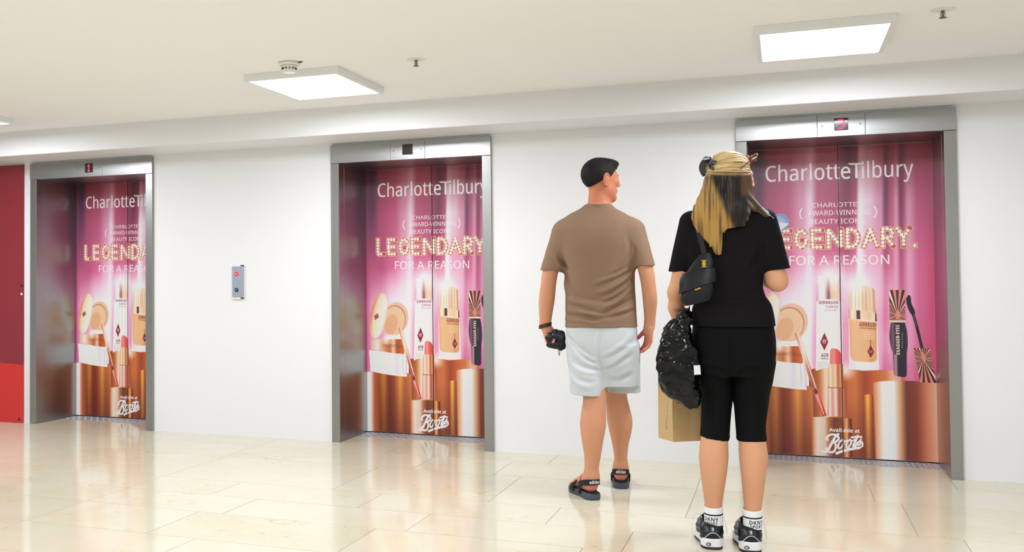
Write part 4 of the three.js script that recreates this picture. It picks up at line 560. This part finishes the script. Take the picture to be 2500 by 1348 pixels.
  const over = [cone([0.075, 1.6, 0.03], [0.085, 1.5, 0.03], 0.028, 0.026, 0.02), cone([0.06, 1.52, 0.06], [0.1, 1.48, 0.05], 0.028, 0.02, 0.02)];
  for (let i = 0; i < 4; i++) { const t = i / 9, a = [0.05 + 0.03 * (1 - t), 1.51 - 0.02 * t, 0.06 + 0.035 * t], m = [0.12 - 0.01 * t, 1.474 - 0.035 * t, 0.045 + 0.05 * t], e = [0.2 - 0.045 * t, 1.424 - 0.03 * t - 0.012 * (i % 2), 0.025 + 0.06 * t]; over.push(cone(a, m, 0.015, 0.01, 0.02), cone(m, e, 0.01, 0.0012, 0.012)); }
  const hu = union([lock, back, ...over]);
  const hairF = (x, y, z) => { const l = hd.loc(x, y, z); const front = l[2] > 0.0 ? lerp(-0.03, 0.075, ss(0, 0.07, l[2])) : -0.2; let a = Math.max(cap.f(...l) * 0.93, (front - l[1]) * 0.9, -0.05 - l[1]); let d = sm(a, hu(x, y, z), 0.02); if (d < 0.03) { const phi = Math.atan2(l[1] - 0.03, l[0]), q = Math.atan2(x - 0.01, z + 0.02); const w = ss(-0.02, 0.02, l[1]); d += w * 0.0016 * (Math.sin(phi * 46 + 3 * noise(l[2] * 20, phi * 5, 2)) + noise(phi * 60, l[2] * 8, 4)) + (1 - w) * 0.002 * ss(0.11, 0.06, x) * (Math.sin(x * 520 + 5 * noise(x * 30, y * 9, 1)) * 0.6 + noise(x * 260, y * 14, z * 60)); } return d * 0.85; };
  const hcol = (x, y, z) => { const l = hd.loc(x, y, z), w = ss(0.0, 0.03, l[1]), phi = Math.atan2(l[1] - 0.03, l[0]), s1 = 0.5 + 0.5 * noise(phi * 30, l[2] * 6, 3), s2 = 0.5 + 0.5 * noise(x * 170, y * 8, 7), s3 = 0.5 + 0.5 * noise(x * 60 + y * 50, y * 12, 5); let top = mix3(gold, pale, ss(0.1, 0.8, s1)); if (s1 < 0.22) top = mix3(top, brown, 0.6);
    const left = mix3(brown, gold, ss(0.05, 0.6, s2)), mid = mix3(dark, brown, 0.5 * ss(0.6, 0.95, s2)), right = mix3(mix3(dark, brown, 0.5), ash, ss(0.3, 0.7, s3) * 0.85); let low = mix3(left, mid, ss(-0.016, 0.016, x + 0.06 - (1.6 - Math.max(y, 1.28)) * 0.4)); low = mix3(low, right, ss(0.08, 0.115, x) * ss(1.56, 1.5, y)); low = mix3(low, brown, 0.8 * ss(0.055, 0.075, x) * ss(1.5, 1.53, y)); return mix3(low, top, w); };
  part('hair', mesher(hairF, [-0.16, 1.24, -0.15], [0.24, 1.73, 0.17], 0.0034, hcol), phys({ vertexColors: true, roughness: 0.45, specularIntensity: 0.7 }), wo, 'long blonde hair, darker beneath, half pinned back');
  // claw clip at the back of the head
  { const g = [], C = [-0.064, 1.652, 0.062], rot = (q) => { q.rotateY(-0.55); q.translate(...C); return q; };
    for (const s of [-1, 1]) { const pts = []; for (let i = 0; i <= 8; i++) { const a = i / 8; pts.push([s * (0.004 + 0.02 * Math.sin(a * 2.2)), 0.036 - a * 0.075, 0.02 * Math.sin(a * Math.PI) + 0.004]); } g.push(rot(band(pts, [s, 0, 0.5], 0.026, 0.006, false, 24))); for (let i = 0; i < 5; i++) g.push(rot(tube([[s * 0.022, 0.02 - i * 0.014, 0.012], [s * 0.03, 0.018 - i * 0.014, 0.004], [s * 0.026, 0.016 - i * 0.014, -0.014]], 0.0036, 8, 6))); }
    g.push(rot(rbox(-0.02, 0.02, 0.022, 0.038, 0.008, 0.024, 0.004)), rot(rbox(-0.034, -0.014, -0.002, 0.016, 0.006, 0.026, 0.003)));
    part('hair_clip', g, phys({ color: rgb(20, 26, 40), roughness: 0.25, clearcoat: 0.4 }), wo, 'dark navy claw clip'); }
  // socks and trainers
  const sock = (cx, rot, words) => {
    const [c, x] = canvas(1024, 256); x.fillStyle = 'rgb(240,240,244)'; x.fillRect(0, 0, 1024, 256); x.fillStyle = 'rgb(24,28,36)'; x.fillRect(0, 70, 1024, 18);
    x.textAlign = 'center'; for (const k of [256 + rot, 768 + rot]) { x.save(); x.translate(k, 0); x.scale(1.75, 1); x.font = 'bold 58px sans-serif'; x.fillText('DKNY', 0, 148); x.font = 'bold 46px sans-serif'; x.fillText('SPORT', 0, 187); x.restore(); }
    const rows = [[0.07, 0.0385, 0.045], [0.1, 0.0395, 0.0455], [0.13, 0.039, 0.0445], [0.155, 0.0395, 0.045], [0.172, 0.0405, 0.0455], [0.1745, 0.0395, 0.0445], [0.174, 0.0375, 0.0425], [0.165, 0.036, 0.041]], pos = [], uv = [], idx = [], n = 48;
    rows.forEach(([y, a, b]) => { for (let i = 0; i <= n; i++) { const t = i / n * Math.PI * 2; pos.push(cx + a * Math.sin(t), y + (y > 0.13 ? 0.004 * Math.cos(t) * -1 : 0), 0.045 + b * Math.cos(t)); uv.push(((i / n) + 0.5) % 1.0000001, (y - 0.07) / 0.105); } });
    for (let j = 0; j < rows.length - 1; j++) for (let i = 0; i < n; i++) { const a = j * (n + 1) + i, b = a + n + 1; idx.push(a, a + 1, b, a + 1, b + 1, b); }
    for (let j = 0; j < rows.length; j++) for (let i = 0; i <= n; i++) uv[(j * (n + 1) + i) * 2] = i / n + 0.25;
    const g = new THREE.BufferGeometry(); g.setAttribute('position', new THREE.Float32BufferAttribute(pos, 3)); g.setAttribute('uv', new THREE.Float32BufferAttribute(uv, 2)); g.setIndex(idx); g.computeVertexNormals();
    const t = ctex(c); t.wrapS = THREE.RepeatWrapping; part('sock', g, std({ map: t, roughness: 0.9 }), wo, 'white ankle sock with a black stripe and lettering');
  };
  sock(-0.0725, -40); sock(0.0865, 78);
  const upM = phys({ color: rgb(14, 22, 30), roughness: 0.3, specularIntensity: 0.8 }), whiteM = std({ color: rgb(236, 234, 240), roughness: 0.55 }), silver = std({ color: rgb(190, 200, 210), metalness: 0.4, roughness: 0.35 }), laceM = std({ color: rgb(225, 225, 228), roughness: 0.8 });
  [[oL, pL, 1], [oR, pR, -1]].forEach(([o, phi, sd]) => {
    const uf = union([cone([0, 0.055, -0.04], [0, 0.066, -0.046], 0.042, 0.0405, 0.02), cone([0, 0.06, -0.05], [0, 0.055, -0.16], 0.042, 0.043, 0.03), cone([0, 0.055, -0.16], [0, 0.045, -0.235], 0.043, 0.035, 0.03), cone([0, 0.105, -0.085], [0, 0.075, -0.17], 0.036, 0.032, 0.03), cone([-0.025, 0.085, -0.05], [-0.02, 0.108, -0.1], 0.02, 0.016, 0.02), cone([0.025, 0.085, -0.05], [0.02, 0.108, -0.1], 0.02, 0.016, 0.02)]);
    const hole = ell([0, 0.125, -0.062], [0.036, 0.05, 0.043]);
    const f = (x, y, z) => Math.max(uf(x, y, z), 0.036 - y, -hole.f(x, y, z)) + 0.0012 * Math.sin(y * 260) * ss(0.03, 0.045, Math.abs(x));
    const s = part('trainer', mesher(f, [-0.06, 0.03, -0.285], [0.06, 0.145, 0.02], 0.003), upM, wo, 'dark navy trainer with a thick white sole'); s.position.set(o[0] , 0, o[2]); s.rotation.y = phi;
    part('midsole', extrudeSole(soleShape(0.285, 0.046, 0.053), 0.009, 0.037, 0.006), whiteM, s).position.z = 0.008; part('outsole', extrudeSole(soleShape(0.283, 0.045, 0.052), 0.0006, 0.011, 0.003), M.rubber, s).position.z = 0.008;
    part('heel_arc', tube([[-0.034, 0.046, -0.006], [-0.022, 0.06, 0.0], [-0.008, 0.07, 0.0035], [0.008, 0.07, 0.0035], [0.022, 0.06, 0.0], [0.034, 0.046, -0.006]], 0.0022, 30, 6), silver, s); part('pull_tab', rbox(-0.004, 0.004, 0.078, 0.094, 0.0, 0.006, 0.002), silver, s);
    for (const q of [-1, 1]) { part('side_flash', band([[q * 0.0425, 0.05, -0.05], [q * 0.0432, 0.075, -0.075], [q * 0.038, 0.095, -0.1]], [0, 0.5, 1], 0.012, 0.003, false, 12), silver, s); part('tongue_lining', band([[q * 0.034, 0.085, -0.05], [q * 0.036, 0.112, -0.085]], [0, 0, 1], 0.022, 0.004, false, 8), whiteM, s); }
    part('lace', tube([[sd * -0.03, 0.12, -0.12], [sd * -0.06, 0.12, -0.12], [sd * -0.075, 0.07, -0.1], [sd * -0.07, 0.012, -0.09]], 0.0014, 24, 5), laceM, s); part('lace', tube([[0.01, 0.118, -0.13], [0.04, 0.14, -0.12], [0.065, 0.1, -0.1], [0.07, 0.05, -0.085]], 0.0014, 24, 5), laceM, s);
    { const e = new THREE.TorusGeometry(0.006, 0.0014, 6, 20); e.scale(1.4, 1, 1); e.translate(-0.02, 0.024, 0.0105); part('sole_mark', e, M.rubber, s); }
  });
  // sunglasses pushed up on her head
  { const W = hd.world, g = thing('sunglasses', 'tortoiseshell sunglasses pushed up on the woman\u2019s blonde hair', 'sunglasses', [BASE[0], BASE[1], BASE[2]]), m = phys({ color: rgb(120, 52, 22), roughness: 0.2, clearcoat: 0.5 });
    const lensM = phys({ color: rgb(90, 44, 26), roughness: 0.1, clearcoat: 0.6 });
    for (const q of [-1, 1]) { const p = []; for (let i = 0; i < 20; i++) { const a = i / 20 * Math.PI * 2; p.push(W([q * 0.036 + 0.026 * Math.cos(a), 0.098 + 0.019 * Math.sin(a), 0.092 + 0.012 * Math.sin(a)])); } part('rim', tube(p, 0.0032, 40, 6, true), m, g);
      const d = new THREE.SphereGeometry(1, 16, 8); d.scale(0.025, 0.018, 0.003); d.rotateX(-0.55); d.translate(q * 0.036, 0.098, 0.092); const pa = d.attributes.position; for (let i = 0; i < pa.count; i++) pa.setXYZ(i, ...W([pa.getX(i), pa.getY(i), pa.getZ(i)])); d.computeVertexNormals(); part('lens', d, lensM, g);
      part('temple', tube([[q * 0.064, 0.098, 0.088], [q * 0.092, 0.08, 0.045], [q * 0.096, 0.05, 0.0], [q * 0.094, 0.03, -0.03]].map(W), 0.0028, 24, 6), m, g); }
    part('bridge', tube([[-0.012, 0.1, 0.094], [0, 0.106, 0.097], [0.012, 0.1, 0.094]].map(W), 0.003, 10, 6), m, g); }
  // shoulder bag on her back
  { const g = thing('shoulder_bag', 'small black shoulder bag with gold fittings hanging on the woman\u2019s back', 'bag', [BASE[0] - 0.115, 1.06, BASE[2] + 0.145]);
    const lea = phys({ color: rgb(10, 13, 19), roughness: 0.45, specularIntensity: 0.6 }), go = std({ color: rgb(206, 170, 70), metalness: 0.9, roughness: 0.3 });
    const bq = loft([[-0.005, 0.0, 0.01, 0.05, 0.03], [0.02, -0.004, 0.008, 0.066, 0.036], [0.07, 0.0, 0.004, 0.066, 0.036], [0.12, 0.002, -0.002, 0.062, 0.03], [0.165, 0.018, -0.01, 0.046, 0.02], [0.2, 0.03, -0.014, 0.022, 0.012]], 2.6);
    part('bag_body', mesher((x, y, z) => (bq.f(x, y - 0.25 * x, z) + 0.002 * fbm(x * 20, y * 20, z * 20, 2)) * 0.85, [-0.1, -0.05, -0.06], [0.1, 0.23, 0.07], 0.0035), lea, g);
    part('flap', mesher((x, y, z) => { const d = bq.f(x, y - 0.25 * x, z); return Math.max(Math.abs(d - 0.003) - 0.003, -z + 0.0, 0.062 + 0.35 * x - y, y - 0.135 - 0.2 * x) * 0.85; }, [-0.1, 0.0, -0.02], [0.1, 0.18, 0.07], 0.003), lea, g);
    const plate = rbox(-0.012, 0.012, -0.0035, 0.0035, 0, 0.004, 0.0015); plate.rotateZ(0.35); plate.translate(0.002, 0.057, 0.043); part('gold_plate', plate, go, g, 'gold bar fitting');
    const em = [rbox(-0.011, 0.011, 0.012, 0.016, 0, 0.004, 0.001), rbox(-0.011, 0.011, -0.016, -0.012, 0, 0.004, 0.001), rbox(-0.005, 0.005, -0.013, 0.013, 0.0005, 0.004, 0.001), rbox(-0.008, -0.004, -0.008, 0.008, 0.0005, 0.004, 0.001), rbox(0.004, 0.008, -0.008, 0.008, 0.0005, 0.004, 0.001)]; em.forEach((q) => q.translate(0.028, 0.164, 0.0255)); part('gold_emblem', em, go, g, 'gold emblem');
    part('strap', band([[0.03, 0.18, -0.004], [0.02, 0.24, -0.012], [-0.0, 0.31, -0.026], [-0.012, 0.355, -0.05], [-0.012, 0.385, -0.08], [-0.01, 0.392, -0.11], [-0.008, 0.382, -0.15], [-0.004, 0.33, -0.2], [0.0, 0.25, -0.225]], [1, 0.1, 0], 0.02, 0.003, false, 60), lea, g); }
  // black plastic bag hung from her forearm
  { const g = thing('plastic_bag', 'crumpled glossy black plastic bag hanging at the woman\u2019s side', 'bag', [BASE[0] - 0.2, 0.6, BASE[2] + 0.105]);
    const bl = loft([[0, 0.042, 0.0, 0.035, 0.02], [0.02, 0.036, 0.0, 0.052, 0.034], [0.06, 0.012, 0, 0.075, 0.05], [0.1, 0.0, 0, 0.087, 0.06], [0.17, -0.001, 0, 0.092, 0.062], [0.26, -0.008, 0, 0.082, 0.056], [0.34, -0.002, -0.005, 0.062, 0.045], [0.38, 0.012, -0.01, 0.044, 0.034], [0.43, 0.04, -0.02, 0.018, 0.016], [0.46, 0.05, -0.03, 0.012, 0.012]], 2.2);
    const cr = (x, y, z) => { const a = Math.atan2(z, x), r = Math.abs(noise(x * 17 + 3 * y, y * 9, z * 17)), q = Math.abs(noise(x * 30 - y * 22, y * 24 + x * 16, z * 30)), p = Math.abs(noise(x * 80 + y * 60, y * 40 - x * 50, z * 80)); return 0.018 * r + (0.007 + 0.007 * ss(0.16, 0.32, y)) * q + 0.0008 * p + 0.0025 * Math.sin(a * 11 + y * 20) * ss(0.25, 0.42, y); };
    part('bag_film', mesher((x, y, z) => (bl.f(x, y, z) - 0.006 + cr(x, y, z)) * 0.65, [-0.125, -0.02, -0.09], [0.125, 0.48, 0.09], 0.0034), phys({ color: rgb(6, 8, 11), roughness: 0.05, specularIntensity: 0.6 }), g);
    part('handle', band([[0.05, 0.45, -0.03], [0.03, 0.5, -0.05], [-0.005, 0.515, -0.1], [-0.035, 0.49, -0.155], [-0.045, 0.44, -0.145], [-0.02, 0.42, -0.08], [0.035, 0.43, -0.035]], [0, 0.3, 1], 0.012, 0.004, false, 40), phys({ color: rgb(12, 16, 20), roughness: 0.2, clearcoat: 0.5 }), g);
    const lab = rbox(-0.014, 0.014, -0.02, 0.02, 0, 0.0012, 0.0005); lab.rotateY(0.35); lab.rotateZ(0.06); lab.translate(0.077, 0.17, 0.052); part('price_tag', lab, std({ color: rgb(232, 230, 228), roughness: 0.7 }), g, 'small white tag');
    const t2 = new THREE.Shape([[-0.007, 0.02], [0.009, 0.018], [0.006, 0.004], [0, -0.014], [-0.004, 0.002]].map((p) => new THREE.Vector2(...p))), tg = new THREE.ExtrudeGeometry(t2, { depth: 0.001, bevelEnabled: false }); tg.translate(0.057, 0.447, -0.012); part('torn_label', tg, std({ color: rgb(238, 238, 240), roughness: 0.7 }), g, 'scrap of white label'); }
  // brown paper carrier
  { const yaw = 0.63, g = thing('paper_bag', 'brown paper carrier bag behind the woman\u2019s black plastic bag', 'bag', [BASE[0] - 0.245, 0.428, BASE[2] - 0.03]); g.rotation.y = yaw;
    // own space: near corner at the origin, broad face along +x, gusset running back along -z
    const W = 0.25, D = 0.125, Hh = 0.27, t = 0.0012, face = (s, txt) => { const [c, x] = canvas(512, 512); x.fillStyle = 'rgb(200,168,118)'; x.fillRect(0, 0, 512, 512); for (let i = 0; i < 900; i++) { x.fillStyle = `rgba(${150 + rnd() * 70},${120 + rnd() * 50},${70 + rnd() * 40},0.12)`; x.fillRect(rnd() * 512, rnd() * 512, 1 + rnd() * 12, 1); } txt(x); return std({ map: ctex(c), roughness: 0.75 }); };
    const front = face(1, (x) => { x.fillStyle = 'rgb(40,80,160)'; x.font = 'bold 96px sans-serif'; x.textAlign = 'center'; x.fillText('PRIMARK', 256, 190); }), side = face(2, (x) => { x.save(); x.translate(300, 420); x.rotate(-Math.PI / 2); x.scale(0.95, 1.3); x.fillStyle = 'rgb(92,100,128)'; x.font = 'bold 46px sans-serif'; x.fillText('primark.com', 0, 0); x.restore(); });
    const sheet = (P, nx, ny, uv) => { const pos = [], u = [], idx = []; for (let j = 0; j <= ny; j++) for (let i = 0; i <= nx; i++) { pos.push(...P(i / nx, j / ny)); u.push(i / nx, j / ny); } for (let j = 0; j < ny; j++) for (let i = 0; i < nx; i++) { const a = j * (nx + 1) + i; idx.push(a, a + 1, a + nx + 2, a, a + nx + 2, a + nx + 1); } const n = pos.length / 3, m = new THREE.BufferGeometry(), all = [...pos]; m.setAttribute('position', new THREE.Float32BufferAttribute(all, 3)); m.setAttribute('uv', new THREE.Float32BufferAttribute(u, 2)); m.setIndex(idx); m.computeVertexNormals(); const nr = m.attributes.normal, p2 = [], i2 = [...idx]; for (let i = 0; i < n; i++) p2.push(pos[i * 3] - nr.getX(i) * t, pos[i * 3 + 1] - nr.getY(i) * t, pos[i * 3 + 2] - nr.getZ(i) * t); for (let i = 0; i < idx.length; i += 3) i2.push(idx[i] + n, idx[i + 2] + n, idx[i + 1] + n); const r = new THREE.BufferGeometry(); r.setAttribute('position', new THREE.Float32BufferAttribute([...pos, ...p2], 3)); r.setAttribute('uv', new THREE.Float32BufferAttribute([...u, ...u], 2)); r.setIndex(i2); r.computeVertexNormals(); return r; };
    const wob = (a, b, k) => 0.003 * fbm(a * 4 + k, b * 5, k, 3), G = (b) => 0.022 * ss(0.25, 1, b);
    part('broad_side', sheet((a, b) => [a * W, b * Hh + 0.012 * (b < 0.05 ? 0 : 0), wob(a, b, 1) + 0.004 * Math.sin(a * Math.PI) * (1 - b)], 14, 16), front, g); part('broad_side', sheet((a, b) => [W - a * W, b * Hh, -D + wob(a, b, 2)], 14, 16), front, g);
    part('gusset', sheet((a, b) => [G(b) * (1 - Math.abs(2 * a - 1)) + wob(a, b, 3), b * Hh, -D + a * D], 14, 16), side, g); part('gusset', sheet((a, b) => [W - G(b) * (1 - Math.abs(2 * a - 1)), b * Hh, -a * D], 14, 16), side, g);
    part('base', box(0.001, W - 0.001, 0, 0.0015, -D + 0.001, -0.001), front, g);
    const tw = std({ color: rgb(176, 142, 96), roughness: 0.8 }); for (const z of [-0.004, -D + 0.004]) part('twisted_handle', tube([[0.07, Hh - 0.04, z], [0.075, Hh + 0.04, z * 0.8 - 0.01], [0.1, Hh + 0.115, -D / 2], [0.13, Hh + 0.115, -D / 2], [0.16, Hh + 0.03, z], [0.165, Hh - 0.04, z]], 0.0025, 30, 6), tw, g); }
}

scene.traverse((o) => { if (o.isMesh) o.castShadow = o.receiveShadow = true; });
renderer.render(scene, camera);
